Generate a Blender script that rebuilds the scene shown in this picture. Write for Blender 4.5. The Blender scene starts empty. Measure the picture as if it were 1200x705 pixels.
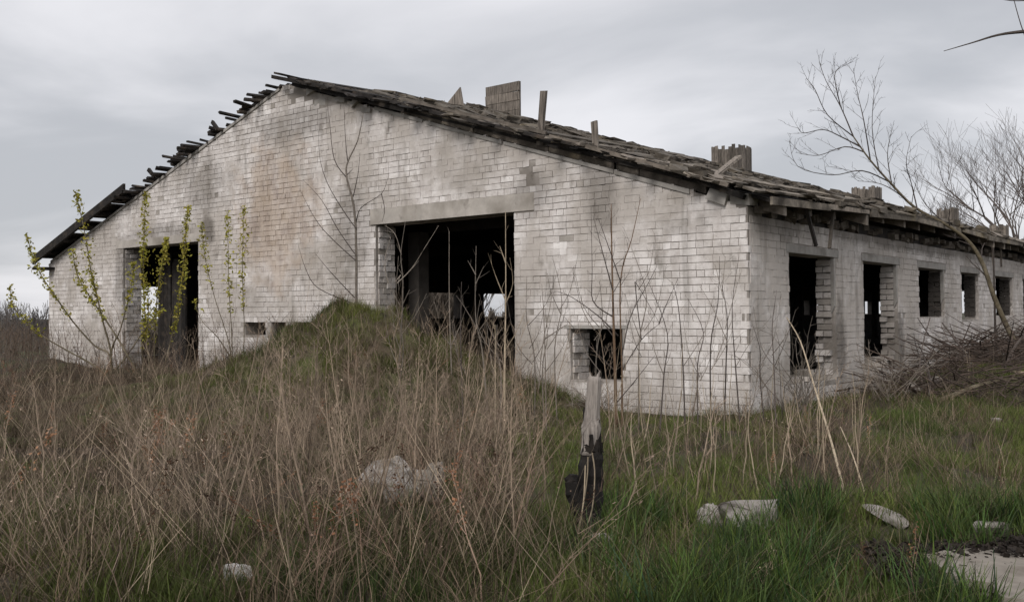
import bpy, math, random
import numpy as np
from mathutils import Matrix, Vector

random.seed(7)
rng = np.random.default_rng(7)
SC = bpy.context.scene
COL = SC.collection
R = math.radians

# ------------------------------------------------------------------ camera
CAM_H = 1.492
FPX, PITCH, ROLL = 1134.4, 0.01519, 0.00695
cam_d = bpy.data.cameras.new('camera')
cam_d.sensor_width = 36.0
cam_d.lens = FPX / 1200 * 36.0
cam_d.clip_start = 0.05
cam_d.clip_end = 6000
cam = bpy.data.objects.new('camera', cam_d)
COL.objects.link(cam)
cam.location = (0, 0, CAM_H)
cam.rotation_euler = (Matrix.Rotation(R(90) + PITCH, 3, 'X') @ Matrix.Rotation(-ROLL, 3, 'Z')).to_euler()
SC.camera = cam

# ------------------------------------------------------------------ world: overcast sky
SUN_EL, SUN_AZ = R(36), R(203)          # azimuth: clockwise from +Y (north); light comes from behind, left of the camera
w = bpy.data.worlds.new('World')
SC.world = w
w.use_nodes = True
nt = w.node_tree
nt.nodes.clear()
N = nt.nodes.new
out = N('ShaderNodeOutputWorld')
bg = N('ShaderNodeBackground')
sky = N('ShaderNodeTexSky')
sky.sky_type = 'NISHITA'
sky.sun_disc = False
sky.sun_elevation = SUN_EL
sky.sun_rotation = SUN_AZ
sky.air_density = 1.0
sky.dust_density = 2.0
bg.inputs['Strength'].default_value = 0.1
tc = N('ShaderNodeTexCoord')
sep = N('ShaderNodeSeparateXYZ')
nt.links.new(tc.outputs['Generated'], sep.inputs[0])
zz = N('ShaderNodeMath'); zz.operation = 'MAXIMUM'; zz.inputs[1].default_value = 0.0
nt.links.new(sep.outputs['Z'], zz.inputs[0])
za = N('ShaderNodeMath'); za.operation = 'ADD'; za.inputs[1].default_value = 0.22
nt.links.new(zz.outputs[0], za.inputs[0])
dv = N('ShaderNodeVectorMath'); dv.operation = 'DIVIDE'
cx = N('ShaderNodeCombineXYZ')
for k in ('X', 'Y', 'Z'):
    nt.links.new(za.outputs[0], cx.inputs[k])
nt.links.new(tc.outputs['Generated'], dv.inputs[0])
nt.links.new(cx.outputs[0], dv.inputs[1])
mp = N('ShaderNodeMapping'); mp.inputs['Scale'].default_value = (0.75, 1.0, 0.0)
mp.inputs['Location'].default_value = (3.1, 0.6, 0)
nt.links.new(dv.outputs[0], mp.inputs[0])
n1 = N('ShaderNodeTexNoise'); n1.inputs['Scale'].default_value = 1.1
n1.inputs['Detail'].default_value = 7; n1.inputs['Roughness'].default_value = 0.5
n1.inputs['Distortion'].default_value = 0.4
nt.links.new(mp.outputs[0], n1.inputs['Vector'])
rp = N('ShaderNodeValToRGB')
rp.color_ramp.interpolation = 'EASE'
rp.color_ramp.elements[0].position = 0.34; rp.color_ramp.elements[0].color = (4.35, 4.45, 4.72, 1)
rp.color_ramp.elements[1].position = 0.64; rp.color_ramp.elements[1].color = (7.1, 7.05, 7.3, 1)
nt.links.new(n1.outputs['Fac'], rp.inputs['Fac'])
# an overcast sky is brighter overhead than at the horizon
zr = N('ShaderNodeMapRange'); zr.inputs['From Min'].default_value = 0.30; zr.inputs['From Max'].default_value = 1.0
zr.inputs['To Min'].default_value = 1.0; zr.inputs['To Max'].default_value = 1.5
nt.links.new(zz.outputs[0], zr.inputs['Value'])
mu = N('ShaderNodeVectorMath'); mu.operation = 'SCALE'
nt.links.new(rp.outputs['Color'], mu.inputs[0]); nt.links.new(zr.outputs[0], mu.inputs['Scale'])
mx = N('ShaderNodeMix'); mx.data_type = 'RGBA'; mx.inputs['Factor'].default_value = 0.93
nt.links.new(sky.outputs['Color'], mx.inputs['A']); nt.links.new(mu.outputs[0], mx.inputs['B'])
nt.links.new(mx.outputs['Result'], bg.inputs['Color'])
nt.links.new(bg.outputs[0], out.inputs[0])

# ------------------------------------------------------------------ the sun, veiled by cloud
sl = bpy.data.lights.new('sun', 'SUN')
sl.energy = 1.5
sl.angle = R(22)
sl.color = (1.0, 0.96, 0.92)
so = bpy.data.objects.new('sun', sl)
COL.objects.link(so)
sdir = Vector((math.sin(SUN_AZ) * math.cos(SUN_EL), math.cos(SUN_AZ) * math.cos(SUN_EL), math.sin(SUN_EL)))
so.rotation_euler = sdir.to_track_quat('Z', 'Y').to_euler()

SC.view_settings.view_transform = 'Standard'
SC.view_settings.look = 'None'
SC.view_settings.exposure = 0.30
SC.view_settings.gamma = 1.0
SC.render.engine = 'CYCLES'
SC.cycles.max_bounces = 5
SC.cycles.diffuse_bounces = 3

# ------------------------------------------------------------------ where things stand
ANG = 0.67938
CXY = (3.4651, 14.1505)               # near corner of the barn
BW, BL = 21.44, 75.0                  # gable width, length
HC, RZ = 3.07, 6.53                   # wall height at the eaves, at the apex
SLOPE = (RZ - HC) / (BW / 2)
ca, sa = math.cos(ANG), math.sin(ANG)


def b2w(x, y, z=0.0):                 # barn frame -> world
    return Vector((CXY[0] + x * ca + y * sa, CXY[1] - x * sa + y * ca, z))


def w2b(x, y):
    dx, dy = x - CXY[0], y - CXY[1]
    return dx * ca - dy * sa, dx * sa + dy * ca


def P(px, py, Y):                     # a point of the photograph at depth Y metres
    a, b = px - 600, 352.5 - py
    cr, sr = math.cos(ROLL), math.sin(ROLL)
    u, v = (a * cr + b * sr) / FPX, (-a * sr + b * cr) / FPX
    c, s = math.cos(PITCH), math.sin(PITCH)
    d = Vector((u, c - v * s, s + v * c))
    return Vector((0, 0, CAM_H)) + d * (Y / d.y)


def gh(x, y):                         # ground relief
    x, y = np.asarray(x, float), np.asarray(y, float)
    r = 0.045 * np.sin(0.9 * x + 0.3) * np.sin(0.7 * y + 1) + 0.03 * np.sin(2.1 * x + 1.3 * y) + 0.02 * np.sin(3.7 * x - 2.9 * y + 1)
    bx = (x - CXY[0]) * ca - (y - CXY[1]) * sa
    by = (x - CXY[0]) * sa + (y - CXY[1]) * ca
    inside = (bx > -BW) & (bx < 0) & (by > 0) & (by < BL)
    near = np.clip(np.hypot(x - 3, y - 6) / 60, 0, 1)
    r = r * (1 + 3 * near)
    # spoil bank along the right side wall, under the dead branches
    bank = 0.42 * np.exp(-((bx - 1.6) / 1.0) ** 2) * np.clip((by - 2.2) / 3.5, 0, 1) * np.clip((30 - by) / 8, 0, 1)
    strip = 0.22 * np.exp(-((by + 0.5) / 0.8) ** 2) * ((bx < -2.5) & (bx > -BW))
    dip = -0.12 * np.exp(-(((x - 2.3) / 0.55) ** 2 + ((y - 6.05) / 0.28) ** 2))
    return np.where(inside, -0.05, r + bank + strip + dip)


def mh(x, y):                         # the earth heap in front of the gable
    x, y = np.asarray(x, float), np.asarray(y, float)
    prof = np.interp(x, [-10, -8, -6.5, -5.1, -4.1, -3.4, -2.7, -2.3, -1.8, -1.1, -.55, 0, .6, 1.2], [0, .16, .36, .60, 1.0, 1.30, 1.50, 1.55, 1.40, 1.05, .70, .42, .16, 0])
    yc = 15.2 - 0.28 * (x + 2.3) * (x < -2.3)
    dy = y - yc
    m = prof * np.exp(-(np.abs(dy) / np.where(dy < 0, 2.5, 1.7)) ** 2.2)
    m = m * (1 + 0.10 * np.sin(3.1 * x + 1) * np.sin(2.7 * y) + 0.06 * np.sin(7 * x + 3 * y))
    return m - 0.05


def H(x, y):
    return float(gh(x, y) + max(0.0, float(mh(x, y))))


def Hn(x, y):
    return gh(x, y) + np.maximum(0, mh(x, y))


# ------------------------------------------------------------------ materials
def mk(name, base, var=0.25, scale=6.0, rough=0.92, second=None, attr=False, orand=0.0, bump=0.0,
       stretch=(1, 1, 1), translucent=0.0, coords='Object'):
    m = bpy.data.materials.new(name)
    m.use_nodes = True
    t = m.node_tree
    b = t.nodes['Principled BSDF']
    b.inputs['Roughness'].default_value = rough
    b.inputs['Specular IOR Level'].default_value = 0.25
    L = t.links.new
    tc = t.nodes.new('ShaderNodeTexCoord')
    geo = t.nodes.new('ShaderNodeNewGeometry')
    mp = t.nodes.new('ShaderNodeMapping')
    mp.inputs['Scale'].default_value = stretch
    L(geo.outputs['Position'] if coords == 'World' else tc.outputs[coords], mp.inputs[0])
    n = t.nodes.new('ShaderNodeTexNoise')
    n.inputs['Scale'].default_value = scale
    n.inputs['Detail'].default_value = 6
    n.inputs['Roughness'].default_value = 0.65
    L(mp.outputs[0], n.inputs['Vector'])
    mx = t.nodes.new('ShaderNodeMix'); mx.data_type = 'RGBA'
    mx.inputs['A'].default_value = [c * (1 - var) for c in base] + [1]
    mx.inputs['B'].default_value = [c * (1 + var) for c in base] + [1]
    mr = t.nodes.new('ShaderNodeMapRange')
    mr.inputs['From Min'].default_value = 0.3; mr.inputs['From Max'].default_value = 0.7
    L(n.outputs['Fac'], mr.inputs['Value'])
    L(mr.outputs[0], mx.inputs['Factor'])
    colr = mx.outputs['Result']
    if second:
        for (c2, sc2, lo, hi) in second:
            n2 = t.nodes.new('ShaderNodeTexNoise')
            n2.inputs['Scale'].default_value = sc2
            n2.inputs['Detail'].default_value = 5
            L(mp.outputs[0], n2.inputs['Vector'])
            r2 = t.nodes.new('ShaderNodeMapRange')
            r2.inputs['From Min'].default_value = lo; r2.inputs['From Max'].default_value = hi
            L(n2.outputs['Fac'], r2.inputs['Value'])
            m2 = t.nodes.new('ShaderNodeMix'); m2.data_type = 'RGBA'
            L(r2.outputs[0], m2.inputs['Factor']); L(colr, m2.inputs['A'])
            m2.inputs['B'].default_value = list(c2) + [1]
            colr = m2.outputs['Result']
    if attr:
        at = t.nodes.new('ShaderNodeAttribute'); at.attribute_name = 'tone'
        ma = t.nodes.new('ShaderNodeMix'); ma.data_type = 'RGBA'; ma.blend_type = 'MULTIPLY'
        ma.inputs['Factor'].default_value = 1
        L(colr, ma.inputs['A']); L(at.outputs['Color'], ma.inputs['B'])
        colr = ma.outputs['Result']
    if orand:
        oi = t.nodes.new('ShaderNodeObjectInfo')
        mro = t.nodes.new('ShaderNodeMapRange')
        mro.inputs['To Min'].default_value = 1 - orand; mro.inputs['To Max'].default_value = 1 + orand
        L(oi.outputs['Random'], mro.inputs['Value'])
        sc = t.nodes.new('ShaderNodeVectorMath'); sc.operation = 'SCALE'
        L(colr, sc.inputs[0]); L(mro.outputs[0], sc.inputs['Scale'])
        colr = sc.outputs[0]
    L(colr, b.inputs['Base Color'])
    if bump:
        bp = t.nodes.new('ShaderNodeBump')
        bp.inputs['Strength'].default_value = bump
        bp.inputs['Distance'].default_value = 0.02
        L(n.outputs['Fac'], bp.inputs['Height'])
        L(bp.outputs[0], b.inputs['Normal'])
    if translucent:
        tr = t.nodes.new('ShaderNodeBsdfTranslucent')
        L(colr, tr.inputs['Color'])
        ms = t.nodes.new('ShaderNodeMixShader')
        ms.inputs[0].default_value = translucent
        o = t.nodes['Material Output']
        L(b.outputs[0], ms.inputs[1]); L(tr.outputs[0], ms.inputs[2]); L(ms.outputs[0], o.inputs[0])
    return m


M = {}
M['wood'] = mk('weathered_wood', (0.17, 0.145, 0.12), 0.45, 9, second=[((0.07, 0.06, 0.05), 3.0, 0.5, 0.75)], orand=0.45, bump=0.5)
M['woodgrain'] = mk('grey_grained_wood', (0.165, 0.142, 0.12), 0.5, 5, stretch=(7, 7, 0.7), second=[((0.05, 0.043, 0.036), 3.0, 0.48, 0.7)], orand=0.4, bump=0.7)
M['palewood'] = mk('bleached_wood', (0.30, 0.265, 0.235), 0.35, 7, stretch=(9, 9, 0.8), second=[((0.13, 0.11, 0.095), 3.0, 0.54, 0.72)], bump=0.8)
M['mosswood'] = mk('mossy_roof_wood', (0.165, 0.142, 0.115), 0.5, 7, second=[((0.04, 0.033, 0.026), 2.2, 0.48, 0.68), ((0.25, 0.205, 0.14), 1.1, 0.56, 0.72)], attr=False, orand=0.5, bump=0.7, coords='World')
M['char'] = mk('charred_wood', (0.024, 0.021, 0.019), 0.5, 12, rough=0.95, second=[((0.07, 0.055, 0.042), 4, 0.52, 0.72)], orand=0.5, bump=0.8)
M['dark'] = mk('dark_timber', (0.035, 0.031, 0.028), 0.4, 5)  # its dark tone also paints shade in the gap above the side wall
M['soot_shade_wall'] = mk('soot_shade_plaster', (0.07, 0.062, 0.055), 0.4, 2, bump=0.3)  # on the window jambs this dark colour paints shade
M['concrete'] = mk('rough_concrete', (0.33, 0.31, 0.285), 0.22, 4, second=[((0.17, 0.155, 0.135), 1.6, 0.52, 0.75)], bump=0.5)
M['stone'] = mk('pale_stone', (0.28, 0.255, 0.23), 0.35, 9, second=[((0.09, 0.078, 0.066), 5.0, 0.47, 0.66)], bump=0.9, orand=0.15)
M['white'] = mk('white_lime_stone', (0.46, 0.44, 0.42), 0.25, 9, second=[((0.2, 0.18, 0.15), 5.0, 0.55, 0.72)], bump=0.7)
M['lintel'] = mk('stained_lintel', (0.42, 0.385, 0.345), 0.25, 2.5, second=[((0.22, 0.195, 0.165), 1.1, 0.48, 0.7), ((0.12, 0.105, 0.09), 3.0, 0.62, 0.78)], bump=0.4)
M['slab'] = mk('old_concrete_slab', (0.215, 0.19, 0.16), 0.22, 7, second=[((0.11, 0.09, 0.07), 2.5, 0.50, 0.70)], bump=0.5)
M['bark'] = mk('grey_brown_bark', (0.17, 0.145, 0.12), 0.35, 14, orand=0.3, bump=0.4)
M['bark_dark'] = mk('dark_twig_bark', (0.085, 0.07, 0.062), 0.3, 14, orand=0.35)
M['bark_olive'] = mk('olive_bark', (0.105, 0.086, 0.055), 0.4, 12, second=[((0.20, 0.17, 0.12), 3, 0.5, 0.7)], bump=0.4)
M['rustbark'] = mk('rusty_brown_bark', (0.15, 0.098, 0.062), 0.35, 12)
M['straw'] = mk('dry_straw', (0.34, 0.275, 0.195), 0.3, 10, orand=0.35)
M['stalk'] = mk('brown_stalk', (0.235, 0.18, 0.132), 0.35, 10, orand=0.5)
M['leaf'] = mk('yellow_green_leaf', (0.33, 0.315, 0.055), 0.25, 8, rough=0.7, attr=True, translucent=0.3)
M['grass'] = mk('grass_blade', (1, 1, 1), 0.1, 3, rough=0.75, attr=True, translucent=0.25, coords='World')
M['dry'] = mk('dry_weed', (1, 1, 1), 0.12, 3, rough=0.95, attr=True, translucent=0.12, coords='World')
M['haze_twigs'] = mk('far_shrub', (0.11, 0.10, 0.095), 0.3, 1.0)


def ground_mat():
    return mk('soil_and_thatch', (0.042, 0.033, 0.022), 0.5, 3.5, coords='World',
              second=[((0.05, 0.058, 0.02), 0.9, 0.47, 0.62), ((0.03, 0.024, 0.018), 5.5, 0.55, 0.72), ((0.09, 0.07, 0.048), 1.7, 0.60, 0.75)], bump=1.0)


M['ground'] = ground_mat()
M['mound'] = mk('mossy_heap', (0.085, 0.065, 0.042), 0.5, 5, coords='World',
                second=[((0.06, 0.066, 0.02), 1.4, 0.42, 0.6), ((0.03, 0.024, 0.016), 6, 0.55, 0.7)], bump=1.0)
M['litter'] = mk('black_leaf_litter', (0.028, 0.022, 0.018), 0.5, 20, bump=1.0)


def blk(name, root, mortar, side=False):
    """whitewashed brick or its mortar bed; stains, dark patches and painted recess shade sit in the barn's own coordinates"""
    m = bpy.data.materials.new(name)
    m.use_nodes = True
    t = m.node_tree
    L = t.links.new
    b = t.nodes['Principled BSDF']
    b.inputs['Roughness'].default_value = 0.95
    b.inputs['Specular IOR Level'].default_value = 0.15
    tc = t.nodes.new('ShaderNodeTexCoord')
    tc.object = root
    V = tc.outputs['Object']

    def noise(sc, det=5, st=None, off=(0, 0, 0)):
        mp = t.nodes.new('ShaderNodeMapping')
        mp.inputs['Location'].default_value = off
        if st: mp.inputs['Scale'].default_value = st
        L(V, mp.inputs[0])
        n = t.nodes.new('ShaderNodeTexNoise')
        n.inputs['Scale'].default_value = sc
        n.inputs['Detail'].default_value = det
        n.inputs['Roughness'].default_value = 0.6
        L(mp.outputs[0], n.inputs['Vector'])
        return n.outputs['Fac']

    def rng_(v, a, c, o=(0, 1)):
        r = t.nodes.new('ShaderNodeMapRange')
        r.interpolation_type = 'SMOOTHSTEP'
        r.inputs['From Min'].default_value = a; r.inputs['From Max'].default_value = c
        r.inputs['To Min'].default_value = o[0]; r.inputs['To Max'].default_value = o[1]
        L(v, r.inputs['Value'])
        return r.outputs[0]

    def mix(a, c, f, mode='MIX'):
        x = t.nodes.new('ShaderNodeMix'); x.data_type = 'RGBA'; x.blend_type = mode
        for s, v in (('A', a), ('B', c)):
            if isinstance(v, tuple): x.inputs[s].default_value = v + (1,)
            else: L(v, x.inputs[s])
        if isinstance(f, float): x.inputs['Factor'].default_value = f
        else: L(f, x.inputs['Factor'])
        return x.outputs['Result']

    def math_(op, a, c):
        x = t.nodes.new('ShaderNodeMath'); x.operation = op
        for i, v in enumerate((a, c)):
            if isinstance(v, (int, float)): x.inputs[i].default_value = v
            else: L(v, x.inputs[i])
        return x.outputs[0]

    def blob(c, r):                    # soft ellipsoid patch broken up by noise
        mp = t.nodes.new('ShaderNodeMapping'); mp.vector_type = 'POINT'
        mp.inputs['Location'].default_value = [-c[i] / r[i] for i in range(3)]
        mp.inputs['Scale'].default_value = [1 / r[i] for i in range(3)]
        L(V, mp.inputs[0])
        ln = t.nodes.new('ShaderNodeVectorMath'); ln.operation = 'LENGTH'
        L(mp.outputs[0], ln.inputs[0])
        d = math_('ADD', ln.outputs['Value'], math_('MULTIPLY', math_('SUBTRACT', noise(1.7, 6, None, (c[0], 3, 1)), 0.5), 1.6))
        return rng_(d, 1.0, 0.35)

    fine = noise(38, 4)
    mid = noise(5.5, 6)
    big = noise(0.62, 6)
    streak = noise(1.0, 6, (2.6, 2.6, 0.28))
    if side: wash = rng_(noise(0.9, 7, None, (5, 2, 9)), 0.38, 0.58, (0, 0.85))
    else: wash = rng_(noise(0.85, 7, None, (5, 2, 9)), 0.43, 0.60, (0, 0.85))
    if mortar:
        c = mix((0.25, 0.225, 0.20), (0.48, 0.44, 0.405), wash)
        c = mix(c, (0.10, 0.087, 0.073), rng_(noise(2.6, 6), 0.58, 0.74))
    else:
        c = mix((0.545, 0.502, 0.472), (0.725, 0.685, 0.655), rng_(mid, 0.32, 0.68))
        at = t.nodes.new('ShaderNodeAttribute'); at.attribute_name = 'tone'
        oi = t.nodes.new('ShaderNodeObjectInfo')
        # joined bricks carry a tone of their own, single bricks take the object's
        sepa = t.nodes.new('ShaderNodeSeparateColor')
        L(oi.outputs['Color'], sepa.inputs[0])
        tone = math_('ADD', at.outputs['Fac'], sepa.outputs[0])
        c = mix(c, (0.31, 0.28, 0.245), rng_(tone, 0.70, 1.0))
        c = mix(c, (0.80, 0.76, 0.73), rng_(tone, 0.28, 0.0))
        c = mix(c, (0.28, 0.25, 0.22), rng_(fine, 0.60, 0.75))
        c = mix(c, (0.45, 0.408, 0.368), wash)
    # grey wash and grime in large patches, rain streaks from the top
    c = mix(c, (0.27, 0.24, 0.205), rng_(big, 0.50, 0.70, (0, 0.6)))
    c = mix(c, (0.16, 0.138, 0.115), rng_(noise(2.3, 7, (1.6, 1.6, .7), (7, 1, 3)), 0.58, 0.74, (0, 0.6)))
    c = mix(c, (0.20, 0.18, 0.155), rng_(streak, 0.55, 0.72, (0, 0.5)))
    ochre = blob((-11.1, 0, 3.8), (1.9, 3, 2.0))
    c = mix(c, mix((0.42, 0.32, 0.235), (0.22, 0.145, 0.10), rng_(noise(3.1, 7, (1, 1, .5)), 0.42, 0.66)), math_('MULTIPLY', ochre, 0.6))
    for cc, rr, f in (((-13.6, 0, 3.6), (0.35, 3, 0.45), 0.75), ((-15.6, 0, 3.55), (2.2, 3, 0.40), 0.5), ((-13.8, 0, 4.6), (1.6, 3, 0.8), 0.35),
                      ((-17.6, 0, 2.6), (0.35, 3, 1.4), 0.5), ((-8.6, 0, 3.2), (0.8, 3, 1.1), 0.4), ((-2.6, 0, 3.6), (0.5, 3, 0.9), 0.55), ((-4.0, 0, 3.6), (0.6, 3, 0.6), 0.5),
                      ((0, 1.2, 2.9), (3, 1.6, 0.35), 0.5), ((0, 8, 2.9), (3, 8, 0.22), 0.65), ((0, 3.62, 0.9), (3, 0.4, 0.9), 0.75), ((0, 7.0, 0.9), (3, 0.4, 0.9), 0.7), ((-10.5, 0, 5.6), (2.0, 3, 0.5), 0.45)):  # low pair beside the windows paints the shade of recesses left by missing bricks
        c = mix(c, (0.115, 0.10, 0.085), math_('MULTIPLY', blob(cc, rr), f))  # dark patches, some lying along the top of the side wall
    L(c, b.inputs['Base Color'])
    bp = t.nodes.new('ShaderNodeBump')
    bp.inputs['Strength'].default_value = 0.5
    bp.inputs['Distance'].default_value = 0.012
    L(math_('ADD', fine, mid), bp.inputs['Height'])
    L(bp.outputs[0], b.inputs['Normal'])
    return m


# ------------------------------------------------------------------ mesh helpers
class MB:
    def __init__(s):
        s.v, s.f, s.t = [], [], []

    def add(s, vs, fs, tone=None):
        o = len(s.v)
        s.v += [tuple(p) for p in vs]
        s.f += [tuple(i + o for i in f) for f in fs]
        s.t += [tone if tone is not None else 0.5] * len(vs)

    def box(s, lo, hi, jit=0.0, tone=None, rot=None):
        c = [(x, y, z) for x in (lo[0], hi[0]) for y in (lo[1], hi[1]) for z in (lo[2], hi[2])]
        if jit: c = [tuple(q + random.uniform(-jit, jit) for q in p) for p in c]
        if rot is not None:
            m = Vector([(lo[i] + hi[i]) / 2 for i in range(3)])
            c = [m + rot @ (Vector(p) - m) for p in c]
        s.add(c, [(0, 1, 3, 2), (4, 6, 7, 5), (0, 4, 5, 1), (2, 3, 7, 6), (0, 2, 6, 4), (1, 5, 7, 3)], tone)

    def prism(s, poly, axis, a, b, tone=None):
        """polygon in two coordinates, run along the third from a to b"""
        def p3(p, q):
            return (q, p[0], p[1]) if axis == 0 else (p[0], q, p[1]) if axis == 1 else (p[0], p[1], q)
        n = len(poly)
        s.add([p3(p, a) for p in poly] + [p3(p, b) for p in poly],
              [tuple(range(n - 1, -1, -1)), tuple(range(n, 2 * n))] + [(i, (i + 1) % n, n + (i + 1) % n, n + i) for i in range(n)], tone)

    def tube(s, pts, rad, n=5, tone=None, cap=True):
        pts = [Vector(p) for p in pts]
        rings = []
        ref = Vector((0.31, 0.17, 0.93))
        for i, p in enumerate(pts):
            d = (pts[min(i + 1, len(pts) - 1)] - pts[max(i - 1, 0)])
            if d.length < 1e-9: d = Vector((0, 0, 1))
            d.normalize()
            if abs(d.dot(ref)) > 0.95: ref = Vector((0.9, 0.3, 0.1))
            a = d.cross(ref).normalized(); b = d.cross(a)
            r = rad[i] if isinstance(rad, (list, tuple)) else rad
            rings.append([p + (a * math.cos(2 * math.pi * k / n) + b * math.sin(2 * math.pi * k / n)) * r for k in range(n)])
        vs = [q for rg in rings for q in rg]
        fs = []
        for i in range(len(pts) - 1):
            for k in range(n):
                fs.append((i * n + k, i * n + (k + 1) % n, (i + 1) * n + (k + 1) % n, (i + 1) * n + k))
        if cap:
            fs.append(tuple(range(n - 1, -1, -1))); fs.append(tuple((len(pts) - 1) * n + k for k in range(n)))
        s.add(vs, fs, tone)

    def mesh(s, name):
        me = bpy.data.meshes.new(name)
        me.from_pydata(s.v, [], s.f)
        if s.t:
            a = me.attributes.new('tone', 'FLOAT_COLOR', 'POINT')
            arr = np.ones((len(s.v), 4), np.float32)
            tt = np.array([(x if isinstance(x, (tuple, list)) else (x, x, x)) for x in s.t], np.float32)
            arr[:, :3] = tt
            a.data.foreach_set('color', arr.ravel())
        me.update()
        return me

    def build(s, name, mat, parent=None, smooth=False):
        me = s.mesh(name)
        me.materials.append(mat)
        if smooth: me.polygons.foreach_set('use_smooth', [True] * len(me.polygons))
        return link(name, me, parent)


def link(name, me, parent=None, loc=None, rot=None):
    o = bpy.data.objects.new(name, me)
    COL.objects.link(o)
    if parent is not None: o.parent = parent
    if loc is not None: o.location = loc
    if rot is not None: o.rotation_euler = rot
    return o


def tag(o, label=None, cat=None, group=None, kind=None):
    if label: o['label'] = label
    if cat: o['category'] = cat
    if group: o['group'] = group
    if kind: o['kind'] = kind
    return o


def thing(name, label, cat, loc=(0, 0, 0), rz=0, group=None):
    o = bpy.data.objects.new(name, None)
    o.empty_display_size = 0.2
    COL.objects.link(o)
    o.location = loc
    o.rotation_euler = (0, 0, rz)
    return tag(o, label, cat, group)


def rv(a):
    return random.uniform(-a, a)


def smooth_path(pts, sub=4):
    pts = [Vector(p) for p in pts]
    if len(pts) < 3: return pts
    o = []
    for i in range(len(pts) - 1):
        p0, p1, p2, p3 = pts[max(i - 1, 0)], pts[i], pts[i + 1], pts[min(i + 2, len(pts) - 1)]
        for k in range(sub):
            t = k / sub
            o.append(0.5 * ((2 * p1) + (p2 - p0) * t + (2 * p0 - 5 * p1 + 4 * p2 - p3) * t * t + (3 * p1 - p0 - 3 * p2 + p3) * t ** 3))
    o.append(pts[-1])
    return o


def np_mesh(name, V, Q, tone, mat, smooth=False):
    """big mesh from numpy arrays (quads)"""
    me = bpy.data.meshes.new(name)
    n, q = len(V), len(Q)
    me.vertices.add(n); me.vertices.foreach_set('co', np.ascontiguousarray(V, np.float32).ravel())
    me.loops.add(q * 4); me.loops.foreach_set('vertex_index', np.ascontiguousarray(Q, np.int32).ravel())
    me.polygons.add(q)
    me.polygons.foreach_set('loop_start', np.arange(0, q * 4, 4, dtype=np.int32))
    a = me.attributes.new('tone', 'FLOAT_COLOR', 'POINT')
    arr = np.ones((n, 4), np.float32); arr[:, :3] = tone
    a.data.foreach_set('color', arr.ravel())
    me.materials.append(mat)
    me.update(calc_edges=True)
    if smooth: me.polygons.foreach_set('use_smooth', np.ones(q, bool))
    return me


def scatter(name, temps, pos, scale, tone, mat, tilt=0.15, zs=None):
    """copies of the templates (V, Q, shade) baked into one mesh"""
    n = len(pos)
    pick = rng.integers(0, len(temps), n)
    yaw = rng.uniform(0, 2 * np.pi, n)
    tx, ty = rng.normal(0, tilt, n), rng.normal(0, tilt, n)
    VV, QQ, TT = [], [], []
    off = 0
    for k, (V, Q, sh) in enumerate(temps):
        idx = np.where(pick == k)[0]
        if not len(idx): continue
        s = scale[idx][:, None]
        X = V[None, :, 0] * s; Y = V[None, :, 1] * s; Z = V[None, :, 2] * s * (1 if zs is None else zs[idx][:, None])
        c, sn = np.cos(yaw[idx])[:, None], np.sin(yaw[idx])[:, None]
        x, y = X * c - Y * sn, X * sn + Y * c
        x = x + Z * tx[idx][:, None]; y = y + Z * ty[idx][:, None]
        W = np.stack([x + pos[idx, 0][:, None], y + pos[idx, 1][:, None], Z + pos[idx, 2][:, None]], -1)
        nv = V.shape[0]
        q = Q[None] + (np.arange(len(idx)) * nv)[:, None, None] + off
        VV.append(W.reshape(-1, 3)); QQ.append(q.reshape(-1, 4))
        TT.append((tone[idx][:, None, :] * sh[None]).reshape(-1, 3))
        off += len(idx) * nv
    me = np_mesh(name, np.concatenate(VV), np.concatenate(QQ), np.concatenate(TT), mat)
    return link(name, me)


# ------------------------------------------------------------------ ground, field
def axis(lo, hi, d0, d1, step, far):
    a = list(np.arange(lo, hi + 1e-6, step))
    s = step
    x = lo
    L_ = []
    while x > -far:
        s *= 1.35; x -= s; L_.append(x)
    s = step; x = a[-1]
    R_ = []
    while x < far:
        s *= 1.35; x += s; R_.append(x)
    return np.array(L_[::-1] + a + R_)


gx, gy = axis(-14, 14, 0, 0, 0.16, 3000), axis(1, 32, 0, 0, 0.16, 3000)
X, Y = np.meshgrid(gx, gy)
fade = np.clip(1 - (np.hypot(X, Y) - 60) / 200, 0, 1)
Z = gh(X, Y) * fade
V = np.stack([X, Y, Z], -1).reshape(-1, 3)
nx, ny = len(gx), len(gy)
i0 = (np.arange(ny - 1)[:, None] * nx + np.arange(nx - 1)[None]).ravel()
Q = np.stack([i0, i0 + 1, i0 + nx + 1, i0 + nx], -1)
tag(link('ground', np_mesh('ground', V, Q, np.ones(3), M['ground'], True)), 'rough weedy ground round the ruined barn and out to the fields', kind='structure')

mx_, my_ = np.arange(-9.5, 2.0, 0.1), np.arange(10.0, 21.5, 0.1)
X, Y = np.meshgrid(mx_, my_)
m_ = mh(X, Y)
lump = 0.05 * np.sin(9 * X + 2 * Y) * np.sin(8 * Y - X) + 0.05 * np.sin(4.3 * X + 1.1) * np.sin(5.1 * Y + X) + rng.normal(0, 0.012, X.shape)
V = np.stack([X, Y, gh(X, Y) + m_ + lump * np.clip(m_ * 4, 0, 1)], -1).reshape(-1, 3)
nx, ny = len(mx_), len(my_)
i0 = (np.arange(ny - 1)[:, None] * nx + np.arange(nx - 1)[None]).ravel()
Q = np.stack([i0, i0 + 1, i0 + nx + 1, i0 + nx], -1)
ok = (m_.ravel()[Q] > -0.045).all(1)
bxy = w2b(V[:, 0], V[:, 1])
ok &= ~((bxy[1][Q] > -0.02) & (bxy[0][Q] < 0)).any(1)
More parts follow.
